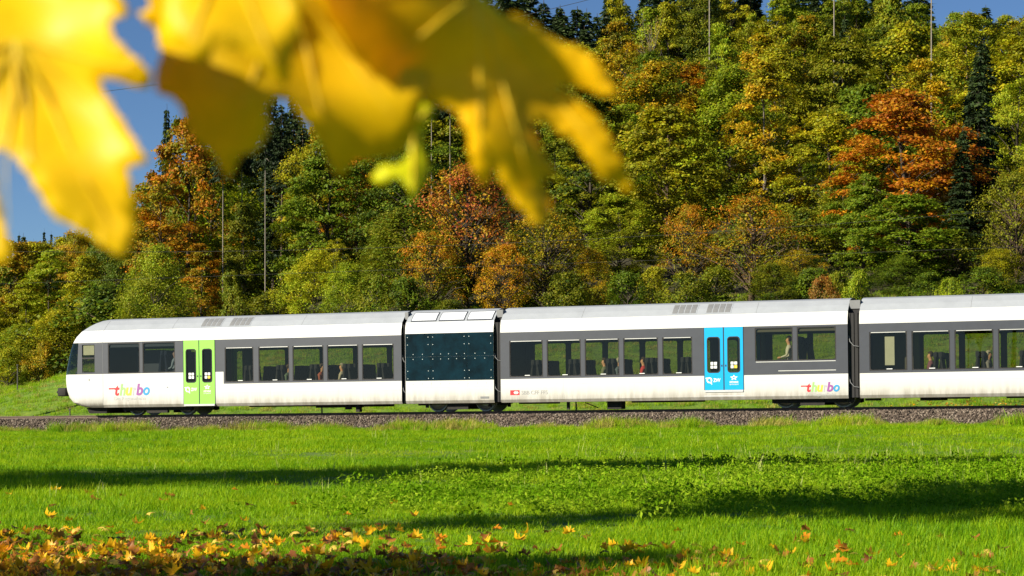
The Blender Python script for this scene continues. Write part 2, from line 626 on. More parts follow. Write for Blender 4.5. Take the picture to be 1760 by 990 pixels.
def ballast_mat(name, rock=False):
    m, nt, b, _ = mat(name)
    if rock:
        oi = N(nt, 'ShaderNodeObjectInfo')
        f = oi.outputs['Random']
    else:
        v = N(nt, 'ShaderNodeTexVoronoi')
        v.inputs['Scale'].default_value = 16
        tc = N(nt, 'ShaderNodeTexCoord')
        nt.links.new(tc.outputs['Object'], v.inputs['Vector'])
        sp = N(nt, 'ShaderNodeSeparateColor')
        nt.links.new(v.outputs['Color'], sp.inputs[0])
        f = sp.outputs[0]
    c = ramp(nt, f, [(0.0, (0.028, 0.019, 0.013)), (0.4, (0.070, 0.050, 0.037)), (0.75, (0.135, 0.102, 0.076)), (1.0, (0.25, 0.205, 0.16))])
    nt.links.new(c, b.inputs['Base Color'])
    b.inputs['Roughness'].default_value = 0.9
    return m


M['ballast'] = ballast_mat('ballast')
M['rock'] = ballast_mat('ballast_stone', True)
ballast = link(bpy.data.objects.new('ballast_bed', np_mesh('ballast_bed', bv, bq, 4, [M['ballast']], None, False)))
ballast.matrix_world = TRACK
tag(ballast, kind='structure')


def rock_mesh(seed):
    r = np.random.default_rng(seed)
    bm = bmesh.new()
    bmesh.ops.create_icosphere(bm, subdivisions=1, radius=1)
    for v in bm.verts:
        v.co = Vector(np.array(v.co) * r.uniform(0.6, 1.15) * np.array([1.2, 0.9, 0.75]))
    me = bpy.data.meshes.new('stone')
    bm.to_mesh(me)
    bm.free()
    me.materials.append(M['rock'])
    return me


n = 42000
tt = rng.uniform(-1.95, 0.7, n)
pz = np.interp(tt, [p[0] for p in prof], [p[1] for p in prof])
sp_ = rng.uniform(-9, 42, n)
rp = np.stack([sp_, tt, pz + rng.uniform(-0.01, 0.03, n)], -1)
keep = (rng.uniform(0, 1, n) < np.where(tt < -1.5, 0.55, 1.0))
n = int(keep.sum())
o = scatter('ballast_stones', rp[keep], rng.uniform(0, 6.28, (n, 3)), np.repeat(rng.uniform(0.028, 0.062, (n, 1)), 3, 1), [rock_mesh(i) for i in range(6)],
            'grey brown crushed stone ballast heaped along the track', 'gravel')
o.matrix_world = TRACK

track = empty('railway_track', TRACK)
tag(track, 'brown steel rails on sleepers in the ballast under the train', 'railway track')
for t_ in (0.735, 2.165):
    rail = [(-0.075, -0.165), (0.075, -0.165), (0.075, -0.15), (0.012, -0.13), (0.012, -0.035), (0.036, -0.03), (0.036, -0.002), (-0.036, -0.002), (-0.036, -0.03), (-0.012, -0.035), (-0.012, -0.13), (-0.075, -0.15)]
    k = len(rail)
    vv = [(s_, t_ + a, b) for s_ in (-75, 95) for a, b in rail]
    ff = [(i, (i + 1) % k, (i + 1) % k + k, i + k) for i in range(k)] + [tuple(range(k))[::-1], tuple(range(k, 2 * k))]
    MB().add(vv, ff).build('rail', M['rail'], track)
slm = MB().box(-0.12, 0.12, 0.15, 2.75, -0.32, -0.163, 0, 0.02).mesh('sleeper', M['sleeper'])
for i in range(90):
    so = link(bpy.data.objects.new('sleeper', slm), track)
    so.location = (-12 + i * 0.6, 0, 0)

# ------------------------------------------------------------------ train
ZB, ZG0, ZG1, ZW1, WID = 0.31, 1.18, 2.91, 3.37, 2.9
PROFILE = [(0.31, 0.07), (0.42, 0.0), (2.91, 0.0), (3.15, 0.03), (3.37, 0.10), (3.60, 0.36), (3.80, 0.66), (3.86, 0.95), (3.89, 1.45)]


def inset(z):
    return float(np.interp(z, [p[0] for p in PROFILE], [p[1] for p in PROFILE]))


def shell(name, s0, s1, holes, paintf, mats, parent, zb=ZB, ends=True, extra_s=()):
    """outer skin of a car: both sides and the roof in one sheet, with real openings"""
    sc = sorted({round(x, 3) for h in holes for x in h[:2]} | {round(s0, 3), round(s1, 3)} | {round(x, 3) for x in extra_s})
    zc = sorted({round(z, 3) for h in holes for z in h[2:4]} | {round(p[0], 3) for p in PROFILE} | {ZG0, 1.65, 0.62, 1.0})
    zc = [z for z in zc if z >= zb]
    loop = [(inset(z), z, 0) for z in zc] + [(WID - inset(z), z, 1) for z in zc[::-1][1:]]
    nl = len(loop)
    vv = [(s, t, z) for s in sc for (t, z, _) in loop]
    mb = MB()
    vb = {}
    for a in range(len(sc) - 1):
        for b in range(nl - 1):
            t0, z0, _ = loop[b]
            t1, z1, _ = loop[b + 1]
            smid, zmid = (sc[a] + sc[a + 1]) / 2, (z0 + z1) / 2
            if any(h[0] < smid < h[1] and h[2] < zmid < h[3] for h in holes): continue
            f = (a * nl + b, (a + 1) * nl + b, (a + 1) * nl + b + 1, a * nl + b + 1)
            mb.f.append(f)
            mb.m.append(paintf(smid, zmid))
    # floor and end bulkheads
    for a in range(len(sc) - 1):
        mb.f.append((a * nl, a * nl + nl - 1, (a + 1) * nl + nl - 1, (a + 1) * nl))
        mb.m.append(3)
    if ends:
        mb.f.append(tuple(range(nl)))
        mb.m.append(3)
        mb.f.append(tuple((len(sc) - 1) * nl + i for i in range(nl))[::-1])
        mb.m.append(3)
    mb.v = vv
    o = mb.build(name, mats, parent)
    md = o.modifiers.new('thickness', 'SOLIDIFY')
    md.thickness = 0.045
    md.offset = -1
    md.material_offset = 0
    md.material_offset_rim = 0
    return o


SHELL_M = None


def rrect(x0, x1, z0, z1, r, n=4):
    pts = []
    for cx_, cz_, a0 in ((x1 - r, z0 + r, -90), (x1 - r, z1 - r, 0), (x0 + r, z1 - r, 90), (x0 + r, z0 + r, 180)):
        for k in range(n + 1):
            a = R(a0 + 90 * k / n)
            pts.append((cx_ + r * math.cos(a), cz_ + r * math.sin(a)))
    return pts


def ring(mb, x0, x1, z0, z1, hx0, hx1, hz0, hz1, r, t0, t1, mi=0):
    """plate between depth t0 (outer) and t1 with a round-cornered hole"""
    n_ = 4
    inn = rrect(hx0, hx1, hz0, hz1, r, n_)
    per = n_ + 1
    outc = [(x1, z0), (x1, z1), (x0, z1), (x0, z0)]
    vv, ff = [], []
    for t in (t0, t1):
        vv += [(x, t, z) for x, z in outc] + [(x, t, z) for x, z in inn]
    m_ = 4 + len(inn)
    for base, flip in ((0, False), (m_, True)):
        for c in range(4):
            for k in range(n_):
                f = (base + c, base + 4 + c * per + k, base + 4 + c * per + k + 1)
                ff.append(f[::-1] if not flip else f)
            c2 = (c + 1) % 4
            f = (base + c, base + 4 + c * per + n_, base + 4 + (c2 * per), base + c2)
            ff.append(f[::-1] if not flip else f)
    for k in range(len(inn)):
        k2 = (k + 1) % len(inn)
        ff.append((4 + k, 4 + k2, m_ + 4 + k2, m_ + 4 + k))
    for k in range(4):
        k2 = (k + 1) % 4
        ff.append((k, k2, m_ + k2, m_ + k))
    mb.add(vv, ff, mi)
    return inn


def window(car, s0, s1, z0, z1, far=False, rail=True, gl='glass', shade=None):
    """pane with its rubber frame, set 2 cm back in the opening"""
    e = 0.012
    y = (lambda t: WID - t) if far else (lambda t: t)
    mb = MB()
    inn = rrect(s0 + 0.03, s1 - 0.03, z0 + 0.03, z1 - 0.03, 0.07)
    mb.add([(x, y(0.026), z) for x, z in inn], [tuple(range(len(inn)))[::(-1 if far else 1)]])
    w = mb.build('window', M[gl], car)
    fr = MB()
    ring(fr, s0 + 0.001, s1 - 0.001, z0 + 0.001, z1 - 0.001, s0 + 0.035, s1 - 0.035, z0 + 0.035, z1 - 0.035, 0.07, y(0.008), y(0.034))
    fr.build('frame', M['black'], w)
    if rail and not far:
        MB().box(s0 + 0.06, s1 - 0.06, 0.002, 0.02, z1 - 0.030, z1 - 0.006).build('top_rail', M['trim'], w)
        sx = s0 + 0.45 * (s1 - s0)
        MB().box(sx, sx + 0.2, 0.016, 0.024, z0 + 0.045, z0 + 0.068).build('sticker', M['text_white'], w)
    return w


_TXT = {}


def text_mesh(txt, size, shear=0.0, bold=0.0, space=1.0):
    key = (txt, size, shear, bold)
    if key in _TXT: return _TXT[key]
    c = bpy.data.curves.new('lettering', 'FONT')
    c.body = txt
    c.size = size
    c.shear = shear
    c.offset = bold
    c.extrude = 0.002
    c.space_character = space
    ob = bpy.data.objects.new('lettering', c)
    COL.objects.link(ob)
    bpy.context.view_layer.update()
    dg = bpy.context.evaluated_depsgraph_get()
    me = bpy.data.meshes.new_from_object(ob.evaluated_get(dg))
    bpy.data.objects.remove(ob)
    _TXT[key] = me
    return me


def put_text(name, txt, size, s, z, m, parent, shear=0.0, bold=0.0, width=None, t=-0.004, space=1.0):
    me = text_mesh(txt, size, shear, bold, space).copy()
    me.materials.clear()
    me.materials.append(m)
    for p in me.polygons: p.material_index = 0
    o = link(bpy.data.objects.new(name, me), parent)
    o.rotation_euler = (R(90), 0, 0)
    xs = [v.co.x for v in me.vertices]
    wd = max(xs) - min(xs)
    k = (width / wd) if width else 1.0
    o.scale = (k, 1, 1)
    o.location = (s - OFF[0] - min(xs) * k, t - OFF[1], z - OFF[2])
    return wd * k


def thurbo(car, s, z, k):
    root = MB().box(s, s + 0.42 * k, -0.006, -0.001, z + 0.23 * k, z + 0.285 * k).build('operator_logo', M['t_red'], car)
    x = s + 0.27 * k
    for ch, m, wd in (('t', 't_red', 0.22), ('h', 't_lgreen', 0.28), ('u', 't_yellow', 0.30), ('r', 't_silver', 0.17), ('b', 't_violet', 0.31), ('o', 't_lblue', 0.30)):
        w = put_text('letter', ch, 0.62 * k, x, z, M[m], root, 0.18, 0.020 * k, wd * k, -0.005)
        x += wd * k * 1.0
    root2 = MB().box(s + 0.25 * k, s + 0.26 * k, -0.003, -0.001, z - 0.16 * k, z - 0.14 * k).build('slogan', M['text_pale'], car)
    put_text('letter', 'Die Regionalbahn', 0.2 * k, s + 0.25 * k, z - 0.20 * k, M['text_pale'], root2, 0, 0.0, 1.4 * k)


def seat_mesh():
    mb = MB()
    for d in (-1, 1):                           # two seats back to back, on one plinth
        x = 0.09 * d
        for y0 in (0.0, 0.5):
            a, b = sorted((x + d * 0.02, x + d * 0.52))
            mb.box(a, b, y0 + 0.02, y0 + 0.46, 0.40, 0.52, 0, 0.03)
            mb.add([(x + d * 0.14, y0 + 0.03, 0.48), (x + d * 0.14, y0 + 0.45, 0.48), (x + d * 0.02, y0 + 0.45, 1.22), (x + d * 0.02, y0 + 0.03, 1.22),
                    (x + d * 0.02, y0 + 0.03, 0.48), (x + d * 0.02, y0 + 0.45, 0.48), (x - d * 0.02, y0 + 0.45, 1.22), (x - d * 0.02, y0 + 0.03, 1.22)],
                   [(0, 1, 2, 3), (5, 4, 7, 6), (3, 2, 6, 7), (1, 5, 6, 2), (4, 0, 3, 7)])
            mb.box(x - 0.07, x + 0.07, y0 + 0.07, y0 + 0.41, 1.16, 1.38, 0, 0.04)
    mb.box(-0.3, 0.3, 0.3, 0.66, 0.0, 0.41, 1)
    return mb


SEAT = None


def seats(car, xs, floor, gap_first=True):
    global SEAT
    if SEAT is None:
        global OFF
        keep_, OFF = OFF, Vector((0, 0, 0))
        SEAT = seat_mesh().mesh('seat_pair', [M['seat'], M['under']])
        OFF = keep_
    for x in xs:
        for y in (0.12, WID - 1.12):
            o = link(bpy.data.objects.new('seat_pair', SEAT), car)
            o.location = (x - OFF[0], y - OFF[1], floor - OFF[2])


def table(car, x, floor, y0, y1):
    tb = MB().box(x - 0.22, x + 0.22, y0, y1, floor + 0.70, floor + 0.73).build('table', M['table'], car)
    MB().box(x - 0.03, x + 0.03, y0 + 0.06, y0 + 0.12, floor, floor + 0.70).build('leg', M['under'], tb)


def bogie(car, c, half, open_=False):
    b = MB()
    for t_ in (0.30, WID - 0.42):
        b.box(c - half, c + half, t_, t_ + 0.12, 0.27 if open_ else 0.17, 0.40)
        b.box(c - half * 0.3, c + half * 0.3, t_ - 0.03, t_ + 0.13, 0.08, 0.30)
        for d in (-1, 1):
            x = c + d * (half - 0.42)
            b.box(x - 0.17, x + 0.17, t_ - 0.05, t_ + 0.12, 0.29 if open_ else 0.24, 0.5)
            b.tube([(x + 0.3 * d, t_ + 0.05, 0.15), (x + 0.3 * d, t_ + 0.05, 0.55)], 0.07, 8)
    b.box(c - 0.3, c + 0.3, 0.3, WID - 0.3, 0.2, 0.45)
    bo = b.build('bogie', M['under'], car)
    for d in (-1, 1):
        x = c + d * (half - 0.42)
        for t_ in (0.70, WID - 0.835):
            wb = MB()
            prof_ = [(0.0, 0.06), (0.0, 0.20), (0.02, 0.24), (0.045, 0.30), (0.02, 0.34), (0.0, 0.36), (0.0, 0.40), (0.12, 0.405), (0.125, 0.43), (0.14, 0.43), (0.14, 0.06)]
            k = 28
            vv = [(x + r * math.sin(2 * math.pi * i / k), t_ + (a if t_ < 1.4 else 0.135 - a), 0.40 + r * math.cos(2 * math.pi * i / k)) for a, r in prof_ for i in range(k)]
            ff = [(j * k + i, j * k + (i + 1) % k, (j + 1) * k + (i + 1) % k, (j + 1) * k + i) for j in range(len(prof_) - 1) for i in range(k)]
            ff.append(tuple(range(k)))
            wb.add(vv, ff)
            wb.build('wheel', M['wheel'], bo)
        MB().tube([(x, 0.8, 0.40), (x, WID - 0.8, 0.40)], 0.08, 10).build('axle', M['under'], bo)
    return bo


def vents(car, s0, s1):
    """roof grille: four dark louvre fields in a frame lying on the roof slope"""
    def P(s, z, d=0.0):
        return (s, inset(z) - d * 0.76, z + d * 0.65)
    mb = MB()
    z0, z1 = 3.44, 3.77
    mb.add([P(s0 - .03, z0 - .02, .006), P(s1 + .03, z0 - .02, .006), P(s1 + .03, 3.60, .006), P(s1 + .03, z1 + .02, .006), P(s0 - .03, z1 + .02, .006), P(s0 - .03, 3.60, .006)], [(0, 1, 2, 5), (5, 2, 3, 4)])
    v = mb.build('vent', M['roof'], car)
    w = (s1 - s0) / 4
    for k in range(4):
        a, b = s0 + k * w + 0.02, s0 + (k + 1) * w - 0.02
        g = MB()
        nr = 6
        for q in range(nr):
            za, zb_ = z0 + (z1 - z0) * (q + 0.1) / nr, z0 + (z1 - z0) * (q + 0.85) / nr
            g.add([P(a, za, .012), P(b, za, .012), P(b, zb_, .022), P(a, zb_, .022)], [(0, 1, 2, 3)])
        g.build('louvre', M['grille'], v)


def door(car, s0, s1, z0, z1, mname, far=False, lower=False):
    y = (lambda t: WID - t) if far else (lambda t: t)
    mid = (s0 + s1) / 2
    for i, (a, b) in enumerate(((s0 + 0.012, mid - 0.022), (mid + 0.022, s1 - 0.012))):
        mb = MB()
        w = b - a
        hx0, hx1 = a + w * 0.19, b - w * 0.19
        if (i == 0): hx0, hx1 = hx0 - 0.02, hx1 - 0.0
        hz0, hz1 = z0 + (0.86 if not lower else 0.64), z1 - 0.36
        inn = ring(mb, a, b, z0 + 0.01, z1 - 0.01, hx0, hx1, hz0, hz1, 0.10, y(-0.012), y(0.035))
        d = mb.build('door_leaf', M[mname], car)
        p = MB().add([(x, y(0.02), z) for x, z in inn], [tuple(range(len(inn)))[::(-1 if far else 1)]])
        pane = p.build('pane', M['cabglass'], d)
        f = MB()
        ring(f, hx0 - 0.03, hx1 + 0.03, hz0 - 0.03, hz1 + 0.03, hx0 + 0.02, hx1 - 0.02, hz0 + 0.02, hz1 - 0.02, 0.10, y(-0.016), y(-0.0125))
        # gasket follows the rounded opening
        f = MB()
        o1, o2 = rrect(hx0 - 0.022, hx1 + 0.022, hz0 - 0.022, hz1 + 0.022, 0.11), rrect(hx0 + 0.015, hx1 - 0.015, hz0 + 0.015, hz1 - 0.015, 0.09)
        k = len(o1)
        f.add([(x, y(-0.018), z) for x, z in o1] + [(x, y(-0.018), z) for x, z in o2], [(q, (q + 1) % k, k + (q + 1) % k, k + q) for q in range(k)])
        f.build('gasket', M['black'], d)
        if not far:
            cx_ = (hx0 + hx1) / 2
            for (dx, dz, mm) in ((-0.065, 0.10, 'text_white'), (0.065, 0.10, 'text_white'), (-0.065, -0.03, 'text_white'), (0.065, -0.03, 't_yellow' if i else 'text_white')):
                MB().box(cx_ + dx - 0.05, cx_ + dx + 0.05, 0.010, 0.016, hz0 + 0.22 + dz - 0.05, hz0 + 0.22 + dz + 0.05).build('pictogram', M[mm], d)
            MB().box((b - 0.07) if i == 0 else (a + 0.03), (b - 0.03) if i == 0 else (a + 0.07), -0.02, -0.010, hz0 + 0.2, hz0 + 0.27).build('button', M['black'], d)
            zc = hz0 - 0.28
            if i == 0:                       # round arrow emblem with three letters
                e = MB()
                cxl = a + 0.17
                k = 16
                r0, r1 = 0.055, 0.105
                vv = [(cxl + rr * math.cos(R(-40 + q * 320 / k)), -0.0155, zc + rr * math.sin(R(-40 + q * 320 / k))) for q in range(k + 1) for rr in (r0, r1)]
                e.add(vv, [(2 * q, 2 * q + 1, 2 * q + 3, 2 * q + 2) for q in range(k)])
                e.add([(cxl - 0.15, -0.0155, zc + 0.08), (cxl - 0.06, -0.0155, zc + 0.10), (cxl - 0.09, -0.0155, zc + 0.02)], [(0, 1, 2)])
                e.add([(cxl + 0.0, -0.0155, zc - 0.08), (cxl + 0.10, -0.0155, zc - 0.17), (cxl + 0.09, -0.0155, zc - 0.06)], [(0, 1, 2)])
                em = e.build('emblem', M['text_white'], d)
                put_text('lettering', 'ZVV', 0.17, cxl + 0.14, zc - 0.06, M['text_white'], d, 0.1, 0.006, 0.27, -0.0155)
            else:                            # small star emblem above a line of letters
                e = MB()
                cxl = (a + b) / 2
                pts = []
                for q in range(10):
                    rr = (0.13, 0.06)[q % 2]
                    pts.append((cxl + rr * 1.15 * math.cos(R(90 + 36 * q)), -0.0155, zc + 0.08 + rr * 0.8 * math.sin(R(90 + 36 * q))))
                k = 10
                pin = [(cxl + 0.035 * math.cos(R(90 + 36 * q)), -0.0155, zc + 0.08 + 0.035 * math.sin(R(90 + 36 * q))) for q in range(10)]
                e.add(pts + pin, [(q, (q + 1) % k, k + (q + 1) % k, k + q) for q in range(k)])
                e.build('emblem', M['text_white'], d)
                put_text('lettering', 'OSTWIND', 0.09, cxl - 0.16, zc - 0.11, M['text_white'], d, 0, 0.003, 0.32, -0.0155)
                put_text('lettering', 'tarifverbund', 0.07, cxl - 0.16, zc - 0.18, M['text_white'], d, 0, 0.0, 0.32, -0.0155)
    sl = MB().box(mid - 0.022, mid + 0.022, min(y(-0.008), y(0.03)), max(y(-0.008), y(0.03)), z0 + 0.01, z1 - 0.01).build('door_seal', M['black'], car)
    for x0, x1 in ((s0 - 0.012, s0 + 0.010), (s1 - 0.010, s1 + 0.012)):
        MB().box(x0, x1, min(y(-0.006), y(0.04)), max(y(-0.006), y(0.04)), z0 + 0.005, z1 - 0.002).build('door_jamb', M['black'], car)
    MB().box(s0 + 0.02, s1 - 0.02, min(y(-0.03), y(0.03)), max(y(-0.03), y(0.03)), z0 - 0.07, z0 + 0.004).build('step', M['sill'], car)


def seam(car, s, z0, z1, wd=0.010):
    zs = sorted({z0, z1} | {p[0] for p in PROFILE if z0 < p[0] < z1})
    vv = []
    for z in zs: vv += [(s - wd / 2, inset(z) - 0.003, z), (s + wd / 2, inset(z) - 0.003, z)]
    MB().add(vv, [(2 * i, 2 * i + 1, 2 * i + 3, 2 * i + 2) for i in range(len(zs) - 1)]).build('panel_joint', M['grille'], car)


def hseam(car, s0, s1, z):
    MB().box(s0, s1, -0.0028, 0.0, z - 0.005, z + 0.005).build('panel_joint', M['sill'], car)


def begin(name, s, label):
    global OFF
    OFF = Vector((s, 1.45, 0))
    c = empty(name, TRACK @ Matrix.Translation(OFF))
    tag(c, label, 'train car', 'cars of the white regional train')
    return c


SM = [M['white'], M['grey'], M['roof'], M['under'], M['inner']]


def interior(car, s0, s1, pieces):
    for a, b, z in pieces:
        MB().box(a, b, 0.06, WID - 0.06, z - 0.05, z).build('floor', M['ifloor'], car)
    mb = MB()
    mb.box(s0 + 0.06, s1 - 0.06, 0.30, WID - 0.30, 2.80, 2.83)
    mb.box(s0 + 0.06, s1 - 0.06, 0.055, 0.30, 2.70, 2.83)
    mb.box(s0 + 0.06, s1 - 0.06, WID - 0.30, WID - 0.055, 2.70, 2.83)
    mb.build('ceiling', M['inner'], car)


def partition(car, s, z0=0.5):
    for a, b in ((0.07, 0.95), (WID - 0.95, WID - 0.07)):
        MB().box(s - 0.02, s + 0.02, a, b, z0, 2.80).build('partition', M['inner'], car)


# ---- leading end car
car = begin('end_car', 5.5, 'leading rail car with rounded nose, driver cab and green double doors')
W1 = [(0.17, 1.60, 1.66, 2.87), (1.73, 3.18, 1.66, 2.87)]
W2 = [(5.36 + 1.455 * i, 6.60 + 1.455 * i + (0.07 if i else 0), 1.24, 2.59) for i in range(5)]
W2 = [(a, min(b, a + 1.31), c, d) for a, b, c, d in W2]
D1 = (3.55, 4.93, 0.40, 2.91)


def paint_end(s, z):
    if z > ZW1: return 2
    if z > ZG1: return 0
    if s > 5.30: return 1 if z > ZG0 else 0
    return 1 if z > 1.65 else 0


shell('body', -0.08, 12.80, W1 + W2 + [D1], paint_end, SM, car, extra_s=(5.30,))
for w_ in W1:
    window(car, *w_, rail=False, gl='cabglass')
    window(car, *w_, far=True, gl='glass')
for w_ in W2:
    window(car, *w_)
    window(car, *w_, far=True)
door(car, *D1, 'green')
door(car, *D1, 'green', far=True)
interior(car, 0, 12.8, [(0.0, 3.4, 1.15), (3.4, 12.74, 0.50)])
MB().box(3.38, 3.42, 0.07, WID - 0.07, 0.50, 1.15).build('partition', M['inner'], car)
partition(car, 3.36, 1.15)
partition(car, 5.15)
MB().box(0.02, 0.06, 0.07, WID - 0.07, 1.15, 2.8).build('partition', M['inner'], car)
MB().box(0.9, 1.9, 1.0, WID - 0.1, 1.15, 2.6).build('equipment_cabinet', M['inner'], car)
seats(car, [6.25, 7.62, 9.05, 10.45, 11.85], 0.50)
seats(car, [2.55], 1.15)
for x in (6.95, 8.33, 9.75, 11.15):
    table(car, x, 0.50, 0.08, 0.45)
for a, b in ((4.22, 5.09), (5.46, 6.35)): vents(car, a, b)
seam(car, -0.07, 0.33, 3.8)
seam(car, 3.0, 3.38, 3.8)
seam(car, 8.6, 3.38, 3.8)
hseam(car, 0.0, 3.5, 1.22)
hseam(car, 5.0, 12.78, 0.83)
for x in (7.3, 10.2):
    MB().box(x - 0.004, x + 0.004, -0.0028, 0.0, 0.42, 1.17).build('panel_joint', M['sill'], car)
thurbo(car, 0.19, 0.80, 1.0)
MB().tube([(2.83, 0.004, 1.08), (2.83, -0.008, 1.08)], 0.025, 10).build('lock', M['grille'], car)

# nose: rows of constant height that wrap round the front
NZ = [0.31, 0.36, 0.42, 0.52, 0.72, 1.0, 1.22, 1.45, 1.65, 1.72, 1.95, 2.3, 2.6, 2.83, 2.91, 3.0, 3.15, 3.37, 3.48, 3.60, 3.70, 3.80, 3.86, 3.89]
NL = [0.95, 1.22, 1.42, 1.68, 1.92, 2.04, 2.09, 2.11, 2.10, 2.09, 2.04, 1.94, 1.83, 1.72, 1.68, 1.62, 1.51, 1.27, 1.13, 0.95, 0.77, 0.48, 0.22, 0.0]
NTH = 14
mb = MB()
cols = [0.0, 0.33, 0.36, 0.93, 0.97]
ncol = len(cols) + NTH
full = []
for z, L in zip(NZ, NL):
    k = min(1.0, L / 1.66)
    row = []
    hw = 1.45 - inset(z)
    tuck = 0.0 if z > 0.5 else (0.5 - z) * 0.5
    hw -= tuck
    for c in cols: row.append((-0.08 - c * k, 1.45 - hw, z))
    s_a = cols[-1] * k
    for q in range(1, NTH + 1):
        th = math.pi / 2 * q / NTH
        row.append((-0.08 - s_a - (L - s_a) * math.sin(th) ** 0.80, 1.45 - hw * max(0.0, math.cos(th)) ** 0.62, z))
    row += [(s, 2.9 - t, zz) for s, t, zz in row[::-1][1:]]
    full.append(row)
ncol = len(full[0])
vv = [p for r_ in full for p in r_]
WS0 = len(cols) + 0                      # first column of the windscreen
fb, mbm, fw = [], [], []
for i in range(len(NZ) - 1):
    zm = (NZ[i] + NZ[i + 1]) / 2
    for j in range(ncol - 1):
        jj = min(j, ncol - 2 - j)
        f = (i * ncol + j, (i + 1) * ncol + j, (i + 1) * ncol + j + 1, i * ncol + j + 1)
        if jj == 2 and 1.72 < zm < 2.83: continue                       # cab side window
        if jj >= WS0 and 1.65 < zm < 2.91 + 0.09 * (jj > WS0 + 4):
            fw.append(f)
            continue
        fb.append(f)
        mbm.append(2 if zm > 3.40 else (1 if (1.65 < zm < 2.91 and jj < WS0) else 0))
fb.append(tuple(range(ncol)))
mbm.append(3)
nose = MB()
nose.v, nose.f, nose.m = vv, fb, mbm
no = nose.build('nose', SM, car, True)
bm = bmesh.new()
bm.from_mesh(no.data)
bmesh.ops.remove_doubles(bm, verts=bm.verts, dist=0.0005)
bmesh.ops.recalc_face_normals(bm, faces=bm.faces)
bm.faces.ensure_lookup_table()
if sum(f.normal.y * (f.calc_center_median().y) * f.calc_area() for f in bm.faces) < 0:
    bmesh.ops.reverse_faces(bm, faces=bm.faces)
bm.to_mesh(no.data)
bm.free()
md = no.modifiers.new('thickness', 'SOLIDIFY')
md.thickness, md.offset = 0.04, -1
no.modifiers.new('edge', 'EDGE_SPLIT').split_angle = R(30)
ws = MB()
ws.v, ws.f, ws.m = vv, fw, [0] * len(fw)
wso = ws.build('windscreen', M['cabglass'], car, True)
bm = bmesh.new()
bm.from_mesh(wso.data)
bmesh.ops.delete(bm, geom=[v for v in bm.verts if not v.link_faces], context='VERTS')
bm.to_mesh(wso.data)
bm.free()
cw = MB().add([(-1.00, 0.02, 1.73), (-0.45, 0.02, 1.73), (-0.45, 0.02, 2.83), (-1.00, 0.02, 2.83)], [(0, 1, 2, 3)]).build('cab_window', M['glass'], car)
MB().box(-1.0, -0.45, -0.004, 0.03, 2.26, 2.32).build('crossbar', M['black'], cw)
MB().box(-0.97, -0.48, 0.035, 0.05, 2.42, 2.80).build('blind', M['blind'], cw)
MB().box(-1.0, -0.1, 0.08, WID - 0.08, 1.12, 1.16).build('floor', M['ifloor'], car)
dk = MB().box(-1.62, -1.2, 0.45, WID - 0.45, 1.2, 1.78, 0, 0.05).build('driver_desk', M['inner'], car)
ds = MB().box(-0.62, -0.12, 0.55, 1.05, 1.50, 1.62, 0, 0.03).box(-0.2, -0.08, 0.57, 1.03, 1.6, 2.28, 0, 0.03).box(-0.42, -0.32, 0.74, 0.86, 1.15, 1.5).build('driver_seat', M['seat'], car)
MB().box(-0.72, -0.68, -0.006, 0.0, 1.38, 1.47).build('door_handle', M['grille'], car)
cp = MB().box(-2.62, -1.9, 1.36, 1.54, 0.88, 1.04, 0, 0.02).box(-2.95, -2.55, 1.24, 1.66, 0.80, 1.14, 0, 0.05)
cp.tube([(-2.95, 1.36, 0.97), (-3.05, 1.36, 0.97)], [0.09, 0.02], 10)
cp.build('coupler', M['under'], car, True)
pl = MB().add([(-1.05, 0.35, 0.31), (-0.1, 0.35, 0.31), (-0.15, 0.40, 0.08), (-0.95, 0.40, 0.08), (-1.05, 2.55, 0.31), (-0.1, 2.55, 0.31), (-0.15, 2.5, 0.08), (-0.95, 2.5, 0.08)],
              [(0, 1, 2, 3), (7, 6, 5, 4), (3, 2, 6, 7), (0, 3, 7, 4), (1, 5, 6, 2)])
pl.build('pilot', M['under'], car)
bogie(car, 2.2, 1.55)
ub = MB()
ub.box(9.0, 10.2, 0.5, 2.4, 0.20, 0.32).box(10.3, 10.5, 0.35, 0.55, 0.12, 0.32).box(10.75, 10.9, 0.35, 0.6, 0.02, 0.32).box(11.0, 11.5, 0.4, 2.4, 0.22, 0.32)
ub.box(6.0, 8.4, 0.8, 2.1, 0.26, 0.32)
ub.build('underfloor_equipment', M['under'], car)

# ---- power module
car = begin('power_module', 14.73, 'short power car with dark teal riveted panels and three roof hatches')
S0, S1 = 12.96, 16.50


def paint_pow(s, z):
    return 0 if z < 3.4 else 2


shell('body', S0, S1, [], lambda s, z: 0 if z < 3.38 else 2, SM, car)
pc = [S0 + 0.006, 13.99, 15.44, S1 - 0.006]
pr = [1.17, 2.07, 2.95]


def tz(z): return inset(z)


for i in range(3):
    for j in range(2):
        a, b, z0, z1 = pc[i] + 0.004, pc[i + 1] - 0.004, pr[j] + 0.004, pr[j + 1] - 0.004
        p = MB().box(a, b, -0.014, 0.01, z0, z1, 0, 0.004).build('side_panel', M['panel'], car)
        rv = []
        for zz in ((z0 + 0.08, z0 + 0.36) if j == 0 else (z1 - 0.14, z1 - 0.42)):
            rv += [(a + 0.09, zz), (b - 0.09, zz)]
        zz = z1 - 0.09 if j == 0 else z0 + 0.09
        kx = (0.31, 0.68) if i != 1 else (0.06, 0.28, 0.5, 0.72, 0.94)
        rv += [(a + (b - a) * q, zz) for q in kx]
        for x, z in rv:
            rb = MB().tube([(x, -0.012, z), (x, -0.022, z)], [0.019, 0.013], 8)
            rb.build('rivet', M['rivet'], p)
for z in (3.02, 1.06):
    for x in np.linspace(S0 + 0.3, S1 - 0.3, 9):
        y_ = inset(z)
        MB().tube([(x, y_ + 0.002, z), (x, y_ - 0.008, z)], 0.02, 8).build('rivet', M['sill'], car)
